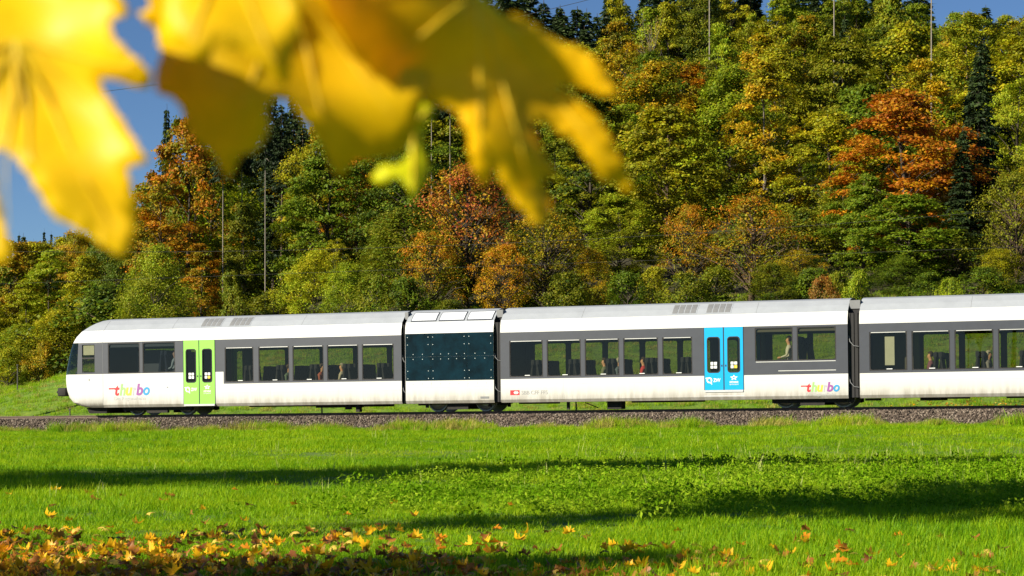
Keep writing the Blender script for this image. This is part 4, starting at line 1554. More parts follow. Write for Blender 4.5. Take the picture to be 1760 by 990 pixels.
# forest edge and the trees that stand out
FRONT = [
    ('spruce', 40, 400, 190, 60, 'spruce', 'spruce2'), ('spruce', 5, 420, 185, 70, 'spruce', 'spruce2'), ('spruce', 80, 412, 190, 60, 'spruce', 'spruce2'), ('slim', 20, 470, 132, 80, 'brown', 'gold', 'grey'), ('spruce', 33, 398, 235, 34, 'spruce', 'spruce2'), ('spruce', 76, 392, 230, 32, 'spruce', 'spruce2'), ('spruce', 88, 396, 240, 30, 'spruce', 'spruce2'), ('spruce', 58, 410, 235, 34, 'spruce', 'spruce2'),
    ('spruce', 18, 425, 230, 34, 'spruce', 'spruce2'), ('spruce', 104, 415, 235, 34, 'spruce', 'spruce2'),
    ('slim', 86, 430, 120, 92, 'lime', 'lime'), ('beech', 132, 395, 128, 120, 'olive', 'gold'), ('beech', 188, 398, 126, 110, 'dark', 'green'), ('slim', 148, 440, 118, 76, 'olive', 'yellow'),
    ('willow', 40, 560, 116, 110, 'olive', 'lime'), ('willow', 105, 535, 114, 110, 'olive', 'yellow'), ('willow', -20, 530, 118, 120, 'dark', 'yellow'), ('shrub', 72, 590, 112, 60, 'olive', 'gold'), ('shrub', 15, 600, 112, 70, 'green', 'yellow'), ('beech', -60, 450, 126, 120, 'green', 'gold'), ('slim', 48, 480, 118, 80, 'lime', 'yellow'),
    ('willow', 265, 425, 106, 118, 'olive', 'lime'), ('beech', 322, 205, 137, 165, 'green', 'orange'), ('slim', 250, 360, 130, 90, 'dark', 'gold'), ('spruce', 287, 178, 168, 66, 'spruce', 'spruce2'), ('slim', 345, 420, 118, 70, 'olive', 'orange'),
    ('pole', 383, 150, 132, 50, 'spruce', 'spruce2', 'pale'), ('pole', 416, 140, 140, 50, 'spruce', 'spruce2', 'pale'), ('pole', 456, 120, 127, 50, 'spruce', 'spruce2', 'pale'), ('tall_spruce', 484, 178, 156, 66, 'spruce', 'spruce2', 'brown'), ('tall_spruce', 520, 205, 158, 64, 'spruce', 'spruce2', 'grey'), ('spruce', 494, 185, 170, 78, 'spruce', 'spruce2'), ('spruce', 432, 215, 175, 74, 'spruce', 'spruce2'),
    ('slim', 420, 350, 134, 70, 'dark', 'olive'), ('slim', 535, 260, 140, 60, 'olive', 'yellow'), ('slim', 505, 330, 136, 60, 'green', 'yellow'), ('shrub', 400, 470, 126, 60, 'green', 'olive'), ('shrub', 470, 500, 112, 110, 'dark', 'olive'),
    ('willow', 540, 432, 110, 110, 'lime', 'yellow'), ('willow', 600, 455, 107, 90, 'green', 'lime'), ('slim', 575, 410, 116, 60, 'olive', 'yellow', 'pale'),
    ('beech', 612, 268, 133, 140, 'olive', 'orange'), ('beech', 695, 300, 137, 130, 'dark', 'green'), ('slim', 660, 400, 118, 70, 'green', 'olive'), ('pole', 742, 60, 136, 50, 'spruce', 'spruce2', 'pale'), ('pole', 774, 50, 134, 50, 'spruce', 'spruce2', 'pale'), ('tall_spruce', 756, 120, 158, 62, 'spruce', 'spruce2', 'brown'),
    ('orchard', 800, 283, 110, 205, 'gold', 'red'), ('orchard', 742, 400, 106, 120, 'olive', 'orange'), ('orchard', 935, 362, 106, 165, 'olive', 'gold'), ('orchard', 865, 420, 104, 110, 'gold', 'orange'), ('bare', 705, 420, 112, 70, 'brown', 'olive', 'grey'),
    ('beech', 1065, 335, 117, 140, 'olive', 'lime'), ('slim', 1000, 245, 134, 95, 'lime', 'yellow'), ('slim', 955, 225, 142, 90, 'green', 'olive'), ('beech', 1120, 112, 142, 190, 'green', 'gold'), ('beech', 1255, 118, 138, 190, 'green', 'lime'), ('beech', 1180, 240, 128, 140, 'olive', 'lime'), ('slim', 1075, 180, 136, 100, 'green', 'lime'),
    ('orchard', 1292, 338, 105, 185, 'olive', 'orange', 'brown'), ('orchard', 1180, 352, 108, 110, 'olive', 'orange'), ('orchard', 1370, 430, 103, 110, 'olive', 'gold'), ('beech', 1425, 185, 120, 165, 'olive', 'yellow'), ('beech', 1550, 150, 114, 230, 'orange', 'rust'), ('beech', 1485, 300, 110, 120, 'green', 'green'), ('beech', 1605, 290, 118, 90, 'olive', 'orange'),
    ('spruce', 1690, 70, 140, 110, 'spruce', 'spruce2'), ('spruce', 1665, 160, 128, 90, 'spruce', 'spruce2'), ('spruce', 1725, 190, 132, 90, 'spruce', 'spruce2'), ('orchard', 1748, 298, 104, 140, 'olive', 'olive', 'brown'), ('willow', 1720, 430, 102, 80, 'olive', 'yellow'), ('beech', 1830, 260, 108, 170, 'green', 'gold'),
    ('shrub', 1476, 468, 98, 62, 'green', 'lime'), ('shrub', 1415, 478, 98, 60, 'rust', 'brown'), ('shrub', 1632, 480, 97, 50, 'green', 'lime'), ('willow', 1545, 440, 104, 80, 'dark', 'green'), ('shrub', 1120, 460, 104, 70, 'olive', 'yellow'), ('willow', 1020, 430, 106, 80, 'olive', 'gold'),
    ('beech', 1565, 335, 106, 170, 'green', 'green'), ('spruce', 1682, 90, 116, 110, 'spruce', 'spruce2'), ('spruce', 1655, 220, 110, 80, 'spruce', 'spruce2'), ('spruce', 470, 158, 166, 90, 'spruce', 'spruce2'), ('spruce', 505, 150, 168, 96, 'spruce', 'spruce2'),
    ('shrub', 1180, 470, 101, 90, 'dark', 'olive'), ('shrub', 1232, 462, 102, 100, 'green', 'olive'), ('willow', 1335, 455, 102, 110, 'dark', 'olive'), ('shrub', 1392, 462, 101, 90, 'dark', 'green'), ('shrub', 1445, 470, 100, 80, 'green', 'olive'), ('shrub', 1600, 470, 99, 90, 'dark', 'green'), ('shrub', 1690, 460, 99, 100, 'dark', 'green'), ('shrub', 1080, 470, 102, 90, 'dark', 'green'), ('shrub', 700, 480, 104, 100, 'dark', 'green'), ('shrub', 640, 478, 104, 90, 'green', 'olive'), ('shrub', 980, 470, 103, 90, 'dark', 'olive'),
    # ridge and upper slope
    ('spruce', 905, -40, 205, 120, 'spruce', 'spruce2'), ('spruce', 962, 8, 212, 62, 'spruce', 'spruce2'), ('spruce', 1008, 14, 208, 66, 'spruce', 'spruce2'), ('spruce', 870, -20, 200, 90, 'spruce', 'spruce2'), ('spruce', 1050, -25, 210, 80, 'spruce', 'spruce2'), ('spruce', 1135, -30, 204, 90, 'spruce', 'spruce2'), ('spruce', 1185, -20, 208, 90, 'spruce', 'spruce2'),
    ('spruce', 1235, -60, 202, 96, 'spruce', 'spruce2'), ('spruce', 1290, -45, 206, 90, 'spruce', 'spruce2'), ('spruce', 1355, -30, 200, 90, 'spruce', 'spruce2'), ('spruce', 1405, -20, 204, 84, 'spruce', 'spruce2'), ('spruce', 1695, 8, 196, 70, 'spruce', 'spruce2'), ('pole', 1220, -330, 172, 60, 'spruce', 'spruce2', 'pale'), ('pole', 1434, -340, 170, 60, 'spruce', 'spruce2', 'pale'), ('pole', 1601, -420, 130, 60, 'spruce', 'spruce2', 'pale'),
    ('slim', 1150, 5, 180, 80, 'olive', 'yellow'), ('slim', 1065, 40, 176, 80, 'dark', 'gold'), ('slim', 1240, 42, 172, 80, 'green', 'lime'), ('slim', 1300, 25, 178, 80, 'olive', 'lime'), ('slim', 1382, 28, 176, 84, 'green', 'gold'), ('slim', 1450, 12, 180, 90, 'green', 'olive'), ('beech', 1530, -8, 178, 120, 'green', 'olive'), ('beech', 1632, 45, 158, 95, 'olive', 'gold'),
    ('slim', 1640, 22, 180, 60, 'green', 'lime'), ('beech', 1755, 40, 178, 90, 'olive', 'gold'), ('bare', 1545, 125, 148, 90, 'brown', 'rust', 'grey'), ('bare', 1300, 118, 172, 50, 'brown', 'olive', 'brown'), ('slim', 1725, 130, 150, 80, 'dark', 'olive', 'grey'), ('bare', 1590, 60, 172, 70, 'brown', 'gold', 'grey'), ('bare', 1120, 40, 172, 60, 'brown', 'olive', 'grey'),
]
for a in FRONT:
    if a[0] == 'spruce' and 195 < a[3] < 215: a = a[:4] + (a[4] * 1.5,) + a[5:]
    ptree(*a)
for k in range(17):
    p = 835 + k * 45 + random.uniform(-10, 10)
    ptree('spruce', p + 22, (22 if 930 < p < 1030 else -12) + random.uniform(-15, 15), 216, 130, 'spruce', 'spruce2')
    if p > 1035: ptree('slim', p + 10, random.uniform(-30, 25), 192, 90, *random.choice([('olive', 'yellow'), ('green', 'lime'), ('green', 'olive'), ('dark', 'olive')]))
    ptree('spruce', p, (30 if 940 < p < 1035 else -25) + random.uniform(-25, 25), 198 + 6 * (k % 3), 120, 'spruce', 'spruce2')
# the rest of the wood behind them
SKX, SKY = [-300, 0, 110, 200, 250, 285, 480, 700, 850, 1290, 1330, 1900], [405, 410, 405, 350, 280, 215, 215, 130, 75, 70, 15, 20]
PAL = [('green', 'lime'), ('olive', 'yellow'), ('green', 'green'), ('olive', 'lime'), ('green', 'gold'), ('dark', 'olive'), ('green', 'olive'), ('dark', 'green'), ('olive', 'orange'), ('green', 'yellow'), ('olive', 'olive')]
for Yr, step, hmin, hmax in ((104, 58, 1.8, 3.4), (113, 84, 3.5, 6), (124, 145, 9, 13), (146, 105, 12, 16), (162, 72, 12, 16), (178, 66, 13, 17), (194, 62, 14, 18)):
    px = -140.0
    while px < 1900:
        p = px + random.uniform(-25, 25)
        px += step
        Y = Yr + random.uniform(-5, 5)
        X = (p - CX) * Y / FPX
        if any((X - a) ** 2 + (Y - b) ** 2 < 2.3 ** 2 for q in TREES.values() for a, b in q): continue
        if Yr == 124 and 360 < p < 520: continue
        if Yr < 114 and p < 130: continue
        if Yr in (146, 162) and 372 < p < 540: continue
        dark_zone = 360 < p < 560 or 640 < p < 780
        H = random.uniform(hmin, hmax)
        top_lim = EYE + (HY - (np.interp(p, SKX, SKY) + random.uniform(0, 40))) * Y / FPX - float(gz(X, Y))
        H = min(H, top_lim)
        if H < 1.5: continue
        c = random.choice(PAL)
        kd = random.choices(['beech', 'slim', 'spruce', 'bare'], [4, 5, 2.2 if Yr > 170 or dark_zone else 0.6, 0.6])[0]
        if Yr == 104 and p < 640: continue
        if Yr < 114:
            kd = random.choice(['willow', 'shrub']) if Yr == 113 else 'shrub'
            c = random.choice([('dark', 'green'), ('green', 'olive'), ('dark', 'olive')])
        if kd == 'spruce': c = ('spruce', 'spruce2')
        if kd == 'bare': kd, c = 'slim', ('olive', 'gold')
        wd = {'beech': 0.62, 'slim': 0.42, 'spruce': 0.30, 'bare': 0.45, 'willow': 0.95, 'shrub': 1.2}[kd] * H * random.uniform(0.85, 1.15)
        tree(kd, X, Y, H, wd, *c, 'grey' if kd == 'bare' else random.choice(['dark', 'dark', 'grey', 'brown']))

# trees left of the photographer: outside the frame, they throw the long shadows over the field
SH = 1 / math.tan(R(SUN_EL))


def shade_tree(X, Y, h, H, wd, label, kind='orchard', var=0, **kw):
    """crown centre h metres up; its shadow falls on the field at X, Y"""
    bx, by = X - SH * h * SUN_H[0], Y - SH * h * SUN_H[1]
    return tree(kind, bx, by, H, wd, 'olive', 'gold', 'dark', label=label, group='trees standing left of the photographer', var=var, **kw)


SHADE = [
    (-5.6, 29.2, 11.3, 14, 5.0, 'maple outside the frame casting the left end of the farthest shadow band'),
    (1.0, 33.6, 11.3, 14, 3.6, 'maple outside the frame casting the middle of the farthest shadow band'),
    (6.6, 35.6, 11.3, 14, 2.6, 'maple outside the frame casting the right end of the farthest shadow band'),
    (8.0, 22.8, 9.0, 11.2, 7.0, 'maple outside the frame casting the broad shadow at the right of the field'),
    (2.0, 20.6, 7.5, 9.3, 1.7, 'small maple outside the frame casting the thin middle shadow band'),
    (-1.4, 12.9, 7.0, 8.7, 2.2, 'maple outside the frame shading the leaf litter at the lower left'),
]
for a in SHADE: shade_tree(*a, kind='shade', var=0)

# ------------------------------------------------------------------ overhead line, posts
for s_, side in ((-14.0, 'left'), (44.5, 'right')):
    m_ = empty('overhead_line_mast', TRACK @ Matrix.Translation((s_, 4.6, -0.4)))
    tag(m_, 'grey steel overhead line mast with cantilever arm, beyond the %s edge' % side, 'mast', 'overhead line masts')
    MB().box(-0.12, -0.10, -0.11, 0.11, 0, 8.2).box(0.10, 0.12, -0.11, 0.11, 0, 8.2).box(-0.10, 0.10, -0.008, 0.008, 0, 8.2).build('post', M['mast'], m_)
    MB().tube([(0, -0.1, 7.6), (0, -3.15, 7.72)], 0.035, 8).tube([(0, -0.1, 6.2), (0, -3.1, 7.6)], 0.03, 8).build('cantilever', M['mast'], m_)
ol = empty('overhead_line', TRACK @ Matrix.Translation((15.0, 1.45, 5.6)))
tag(ol, 'thin overhead wires running above the train roof', 'overhead wire')
pts = []
for k in range(41):
    s_ = -14 + 58.5 * k / 40
    f = (k / 40 - 0.5) * 2
    pts.append((s_ - 15.0, 0, 0.75 + 0.98 * f * f))
MB().tube(pts, 0.006, 5).build('messenger_wire', M['wire'], ol)
MB().tube([(-29, 0, -0.1), (29.5, 0, -0.1)], 0.005, 5).build('contact_wire', M['wire'], ol)
for k in range(4, 40, 6):
    MB().tube([pts[k], (pts[k][0], 0, -0.1)], 0.003, 4).build('dropper', M['wire'], ol)
pl_ = MB()
a_, b_ = Vector((-45, 112, 17.0)), Vector((6, 104, 22.5))
pl_.tube([a_.lerp(b_, k / 20) - Vector((0, 0, 1.6 * (1 - (k / 10 - 1) ** 2))) for k in range(21)], 0.014, 5)
tag(pl_.build('power_cable', M['wire']), 'thin dark cable crossing the blue sky behind the yellow leaf', 'cable')
for k, (px, Y, h, lb) in enumerate(((120, 84.6, 1.1, 'thin dark stake under the train nose'), (553, 84.0, 0.95, 'thin dark stake seen under the leading car'), (990, 80.5, 0.95, 'thin dark stake seen under the middle car'), (30, 102, 1.3, 'thin fence stake alone in the left meadow'))):
    X = (px - CX) * Y / FPX
    m_ = MB().tube([(0, 0, -0.2), (0.01, 0, h * 0.6), (0, 0.01, h)], [0.035, 0.032, 0.028], 7).box(-0.045, 0.045, -0.045, 0.045, h - 0.06, h)
    o = m_.build('fence_stake', M['post'])
    o.location = (X, Y, float(gz(X, Y)))
    tag(o, lb, 'stake', 'fence stakes')

# ------------------------------------------------------------------ grass
M['grass'] = blade_mat('grass_blades', [(0.22, (0.055, 0.16, 0.002)), (0.42, (0.17, 0.37, 0.003)), (0.62, (0.33, 0.50, 0.004)), (0.85, (0.52, 0.56, 0.02))], 0.5)
M['clover'] = blade_mat('clover', [(0.18, (0.050, 0.14, 0.002)), (0.45, (0.15, 0.31, 0.003)), (0.8, (0.40, 0.52, 0.03))], 0.4, 0.08, 0.8)
M['drygrass'] = blade_mat('dry_grass', [(0.2, (0.20, 0.24, 0.02)), (0.5, (0.34, 0.31, 0.05)), (0.85, (0.52, 0.42, 0.14))], 0.35)


def grass_clump(seed, n, rad, h, w, lean, m, nm):
    r = np.random.default_rng(seed)
    th = r.uniform(0, 6.28, n)
    q = rad * np.sqrt(r.uniform(0, 1, n))
    b = np.stack([q * np.cos(th), q * np.sin(th), np.full(n, -0.015)], -1)
    hh = h * r.uniform(0.55, 1.25, n)
    a = r.uniform(0, 6.28, n)
    ln = lean * r.uniform(0.2, 1.2, n) * hh
    d = np.stack([np.cos(a), np.sin(a), np.zeros(n)], -1)
    s = np.stack([-np.sin(a), np.cos(a), np.zeros(n)], -1) * (w * r.uniform(0.6, 1.2, n) / 2)[:, None]
    up = np.array([0, 0, 1.0])
    mid = b + d * (ln * 0.35)[:, None] + up * (hh * 0.6)[:, None]
    tip = b + d * ln[:, None] + up * hh[:, None]
    v = np.stack([b - s, b + s, mid + s * 0.8, mid - s * 0.8, tip + s * 0.12, tip - s * 0.12], 1).reshape(-1, 3)
    k = np.arange(n)[:, None] * 6
    f = np.concatenate([k + [0, 1, 2, 3], k + [3, 2, 4, 5]], 1).reshape(-1, 4)
    return np_mesh(nm, v, f, 4, [m], None, False, {'rnd': np.repeat(r.uniform(0, 1, n), 2)})


def clover_clump(seed, n, rad, h, leaf):
    r = np.random.default_rng(seed)
    th = r.uniform(0, 6.28, n)
    q = rad * np.sqrt(r.uniform(0, 1, n))
    c = np.stack([q * np.cos(th), q * np.sin(th), h * r.uniform(0.25, 1.1, n) * (1 - 0.5 * (q / rad) ** 2)], -1)
    L = leaf * r.uniform(0.6, 1.35, n)
    v, f = leaf_quads(c, np.array([0, 0, 1.0]) + r.normal(0, 0.55, (n, 3)), L, L * 0.55, r)
    return np_mesh('clover', v, f, 4, [M['clover']], None, False, {'rnd': r.uniform(0, 1, n)})


def field_pts(y0, y1, dens, mx=1.22, pad=1.0, tmax=-1.7):
    area = (y1 - y0) * 2 * ((y0 + y1) / 2 * 0.2566 * mx + pad)
    n = int(area * dens)
    Y = rng.uniform(y0 ** 2, y1 ** 2, n) ** 0.5
    X = rng.uniform(-1, 1, n) * (Y * 0.2566 * mx + pad)
    s, t = st(X, Y)
    k = t < tmax
    X, Y = X[k], Y[k]
    return X, Y


def rots(n, tilt=0.12):
    return np.stack([rng.normal(0, tilt, n), rng.normal(0, tilt, n), rng.uniform(0, 6.28, n)], -1)


PTS, RT, SC = [], [], []
for y0, y1, dens, k in ((9.5, 17, 60, 1.0), (17, 27, 34, 1.15), (27, 42, 17, 1.45), (42, 88, 8.5, 1.9)):
    X, Y = field_pts(y0, y1, dens)
    n = len(X)
    PTS.append(np.stack([X, Y, gz(X, Y)], -1))
    RT.append(rots(n))
    hk = (0.85 + 0.45 * np.clip(lumps(X * 1.9, Y * 1.3), -1, 1)) * rng.uniform(0.6, 1.4, n)
    SC.append(np.stack([np.full(n, k), np.full(n, k), 0.78 * k ** 0.35 * hk], -1))
GR = [grass_clump(100 + i, 46, 0.15, 0.10, 0.0065, 0.55, M['grass'], 'grass_tuft') for i in range(7)]
scatter('meadow_grass', np.concatenate(PTS), np.concatenate(RT), np.concatenate(SC), GR, 'short bright green meadow grass covering the field', 'grass')

# clover and herbs, taller, in the belt between the shadows
X, Y = field_pts(17.5, 40, 26)
sc_ = X / (Y * 0.2566)
lm_ = lumps(X * 0.9, Y * 0.7) + 0.7 * lumps(X * 2.7 + 5, Y * 2.1)
den = sm(-0.55, 0.45, sc_ + 0.25 * lm_) * sm(19, 25.5 - 3.5 * np.clip(sc_, 0, 1), Y + 1.2 * lm_) * (1 - sm(30, 39, Y + 2 * lm_))
k = rng.uniform(0, 1, len(X)) < den * 0.5
X, Y = X[k], Y[k]
n = len(X)
q = rng.uniform(0.55, 1.45, n)
scatter('clover_patch', np.stack([X, Y, gz(X, Y)], -1), rots(n, 0.15), np.stack([q, q, q * rng.uniform(0.8, 1.5, n)], -1), [clover_clump(200 + i, 60, 0.17, 0.13, 0.021) for i in range(5)],
        'taller dark green clover and herbs in the middle of the field', 'herbs')

# a few pale seed stalks standing above the herbs
M['stalk'] = blade_mat('seed_stalk', [(0.2, (0.28, 0.36, 0.05)), (0.5, (0.45, 0.50, 0.12)), (0.85, (0.62, 0.58, 0.28))], 0.3)
X, Y = field_pts(23, 62, 2.2)
sc_ = X / (Y * 0.2566)
k = rng.uniform(0, 1, len(X)) < 0.10 + 0.75 * sm(-0.3, 0.3, sc_) * sm(22, 27, Y) * (1 - sm(38, 46, Y))
X, Y = X[k], Y[k]
n = len(X)
q = rng.uniform(0.5, 1.2, n)
scatter('seed_stalks', np.stack([X, Y, gz(X, Y)], -1), rots(n, 0.12), np.stack([q, q, q], -1), [grass_clump(350 + i, 4, 0.05, 0.22, 0.009, 0.3, M['stalk'], 'stalk') for i in range(3)],
        'pale seed stalks standing above the field grass', 'grass')

# meadow bank behind the train, longer and yellower
n = 15000
s_ = rng.uniform(-24, 50, n)
t_ = 4.6 + 31 * rng.uniform(0, 1, n) ** 0.8
X = P0[0] + UH[0] * s_ + NN[0] * t_
Y = P0[1] + UH[1] * s_ + NN[1] * t_
q = rng.uniform(1.3, 1.9, n)
scatter('bank_grass', np.stack([X, Y, gz(X, Y)], -1), rots(n), np.stack([q, q, rng.uniform(0.9, 1.9, n)], -1), [grass_clump(150 + i, 50, 0.17, 0.11, 0.008, 0.6, M['drygrass' if i == 0 else 'grass'], 'bank_tuft') for i in range(4)],
        'yellow green meadow bank rising behind the train', 'grass')

# rough verge with dry tufts at the foot of the ballast
n = 2600
s_ = rng.uniform(-10, 44, n)
t_ = -1.95 - np.abs(rng.normal(0, 1.3, n))
X = P0[0] + UH[0] * s_ + NN[0] * t_
Y = P0[1] + UH[1] * s_ + NN[1] * t_
q = rng.uniform(0.5, 1.15, n) * (0.8 + 0.45 * np.clip(np.sin(s_ * 0.9) + np.sin(s_ * 2.3 + 1), -1, 1))
scatter('verge_grass', np.stack([X, Y, gz(X, Y)], -1), rots(n, 0.18), np.stack([q * 1.3, q * 1.3, q], -1), [grass_clump(300 + i, 60, 0.22, 0.30, 0.010, 0.7, M['drygrass' if i < 2 else 'grass'], 'verge_tuft') for i in range(5)],
        'rough tufted verge with straw coloured blades along the ballast foot', 'grass')

# ------------------------------------------------------------------ maple leaves
LOBE = [(0.00, -0.02), (0.10, -0.10), (0.30, -0.20), (0.24, -0.02), (0.46, -0.04), (0.66, 0.06), (0.52, 0.16), (0.58, 0.28), (0.38, 0.24), (0.50, 0.42), (0.72, 0.50), (0.62, 0.58), (0.66, 0.74), (0.46, 0.66), (0.28, 0.52), (0.22, 0.66), (0.30, 0.84), (0.18, 0.86), (0.00, 1.12)]


def blade_from_outline(name, outline, zf, step, m, thick=0.0):
    """closed outline (x, z) filled with a fine triangle net and bent by zf(x, z) -> y"""
    o = np.array(outline, float)
    n = len(o)
    dense = []
    for i in range(n):
        a, b = o[i], o[(i + 1) % n]
        k = max(1, int(np.linalg.norm(b - a) / step))
        dense += [a + (b - a) * j / k for j in range(k)]
    D = np.array(dense)
    lo, hi = o.min(0), o.max(0)
    gx_, gz_ = np.meshgrid(np.arange(lo[0], hi[0], step), np.arange(lo[1], hi[1], step * 0.87))
    gx_[1::2] += step / 2
    P = np.stack([gx_.ravel(), gz_.ravel()], -1)
    x, y = P[:, 0], P[:, 1]
    inside = np.zeros(len(P), bool)
    j = len(D) - 1
    for i in range(len(D)):
        xi, yi, xj, yj = D[i, 0], D[i, 1], D[j, 0], D[j, 1]
        c = ((yi > y) != (yj > y)) & (x < (xj - xi) * (y - yi) / (yj - yi + 1e-12) + xi)
        inside ^= c
        j = i
    dist = np.min(np.hypot(P[:, None, 0] - D[None, :, 0], P[:, None, 1] - D[None, :, 1]), 1)
    P = P[inside & (dist > step * 0.45)]
    V = [Vector(p) for p in np.concatenate([D, P])]
    vo, _, fo_, _, _, _ = delaunay_2d_cdt(V, [], [list(range(len(D)))], 1, 1e-7)
    co = [(p.x, zf(p.x, p.y), p.y) for p in vo]
    mb = MB().add(co, [tuple(f) for f in fo_])
    return mb.mesh(name, m, True)


def smooth_outline(pts, it=1):
    for _ in range(it):
        out = []
        n = len(pts)
        for i in range(n):
            a, b = np.array(pts[i]), np.array(pts[(i + 1) % n])
            out += [tuple(a * 0.8 + b * 0.2), tuple(a * 0.2 + b * 0.8)]
        pts = out
    return pts


def toothed(pts):
    """long straight runs of a leaf margin get a small tooth"""
    out = []
    n = len(pts)
    cx0, cy0 = sum(p[0] for p in pts) / n, sum(p[1] for p in pts) / n
    for i in range(n):
        a, b = np.array(pts[i], float), np.array(pts[(i + 1) % n], float)
        d = b - a
        L = np.hypot(*d)
        out.append(tuple(a))
        if L > 34:
            nr = np.array([d[1], -d[0]]) / L
            if nr @ (a - [cx0, cy0]) < 0: nr = -nr
            out += [tuple(a + d * 0.42 - nr * 1.5), tuple(a + d * 0.60 + nr * 5.5), tuple(a + d * 0.70 - nr * 1.0)]
    return out


FULL = LOBE + [(-x, z) for x, z in LOBE[::-1][1:-1]]


def generic_leaf(seed, size, curl):
    r = np.random.default_rng(seed)
    a, b, c = r.normal(0, curl, 3)
    w = r.uniform(-0.5, 0.5)

    def zf(x, z):
        x, z = x / size, z / size
        return size * (a * (x * x) + b * (z - 0.45) ** 2 + c * x * (z - 0.4) + 0.10 * abs(x) + 0.05 * math.sin(6 * x + w))
    me = blade_from_outline('leaf_blade', [(x * size, z * size) for x, z in FULL], zf, size * 0.16, M['fallen'])
    return me


# fallen leaves: lie flat (local Y is up after turning), individually placed near the lower edge
FM = []
for i in range(5):
    me = generic_leaf(400 + i, 0.072, 0.75)
    me.transform(Matrix.Rotation(R(-90), 4, 'X'))
    FM.append(me)
LOWL = [(-60, 'beyond the left corner'), (60, 'in the left corner'), (150, 'below the train cab'), (225, 'below the left rainbow logo'), (342, 'below the green doors'), (440, 'below the lead car windows'), (550, 'below the lead car centre'), (650, 'below the lead car end'), (735, 'below the left teal panels'), (820, 'below the right teal panels'), (905, 'below the red logo'), (1000, 'below middle car window two'), (1100, 'below middle car window four'), (1243, 'below the blue doors'), (1405, 'below the right rainbow logo'), (1530, 'below the dark window'), (1700, 'in the right corner'), (1850, 'beyond the right corner')]
FCOL = [((0.80, 0.46, 0.012), 'golden yellow', 1.9), ((0.66, 0.25, 0.012), 'orange', 3.2), ((0.34, 0.14, 0.025), 'brown', 2.2), ((0.80, 0.56, 0.10), 'pale yellow', 1.0), ((0.20, 0.075, 0.02), 'dark brown', 0.6)]


def litter(n, y0, y1):
    Y = y0 + (y1 - y0) * rng.uniform(0, 1, n) ** 1.35
    X = rng.uniform(-1.15, 1.15, n) * Y * 0.2566
    sc_ = X / (Y * 0.2566)
    p = np.clip(1.0 - sm(13.6, 18.6 - 1.5 * np.clip(sc_, -0.2, 1), Y), 0.012, 1) * np.interp(sc_, [-1, -0.35, 0.0, 0.4, 1.2], [1.0, 0.9, 0.30, 0.07, 0.05]) * (0.5 + 0.5 * np.clip(lumps(X * 2.1, Y * 1.4), -0.7, 1))
    k = rng.uniform(0, 1, n) < p
    return X[k], Y[k]


X, Y = litter(22000, 12.2, 27)
order = np.argsort(Y)
X, Y = X[order], Y[order]
n1 = 300
prob = np.array([c[2] for c in FCOL])
prob /= prob.sum()
for i in range(n1):
    ci = rng.choice(len(FCOL), p=prob)
    o = link(bpy.data.objects.new('fallen_leaf', FM[i % 5]))
    o.location = (X[i], Y[i], float(gz(X[i], Y[i])) + rng.uniform(0.015, 0.06))
    o.rotation_euler = (rng.normal(0, 0.26), rng.normal(0, 0.26), rng.uniform(0, 6.28))
    q = rng.uniform(0.52, 1.02)
    o.scale = (q, q, q)
    o.color = (*FCOL[ci][0], 1)
    lx = px_of(X[i], Y[i])
    lw = min(LOWL, key=lambda w_: abs(w_[0] - lx))[1]
    lr = ('at the very bottom edge', 'just above the bottom edge', 'in the middle of the litter', 'towards the back of the litter')[min(3, i * 4 // n1)]
    tag(o, '%s%s fallen leaf %s, %s' % ('large ' if q > 0.88 else ('small ' if q < 0.66 else ''), FCOL[ci][1], lr, lw), 'leaf', 'maple leaves fallen on the grass')
LM = []
for ci in range(len(FCOL)):
    mm = M['fallen'].copy()
    mm.name = 'fallen_leaf_mass_%d' % ci
    oi = [q for q in mm.node_tree.nodes if q.bl_idname == 'ShaderNodeObjectInfo'][0]
    hs = [q for q in mm.node_tree.nodes if q.bl_idname == 'ShaderNodeHueSaturation'][0]
    for l in list(hs.inputs['Color'].links): mm.node_tree.links.remove(l)
    hs.inputs['Color'].default_value = (*FCOL[ci][0], 1)
    me = FM[ci].copy()
    me.materials.clear()
    me.materials.append(mm)
    LM.append(me)
X, Y = X[n1:], Y[n1:]
# a drift of yellow leaves behind the track, seen under the right car
n = 500
s_ = rng.normal(33.2, 1.5, n)
t_ = rng.normal(8.5, 1.1, n)
X = np.concatenate([X, P0[0] + UH[0] * s_ + NN[0] * t_])
Y = np.concatenate([Y, P0[1] + UH[1] * s_ + NN[1] * t_])
n = len(X)
q = rng.uniform(0.7, 1.3, n)
scatter('leaf_litter', np.stack([X, Y, gz(X, Y) + rng.uniform(0.04, 0.09, n)], -1), np.stack([rng.normal(0, .26, n), rng.normal(0, .26, n), rng.uniform(0, 6.28, n)], -1), np.stack([q, q, q], -1), LM,
        'yellow and brown fallen leaves scattered farther out over the grass', 'leaves')

# ------------------------------------------------------------------ maple branch hanging in front of the lens
def to_plane(px, py, Yd): return ((px - CX) / FPX * Yd, EYE - (py - HY) / FPX * Yd)


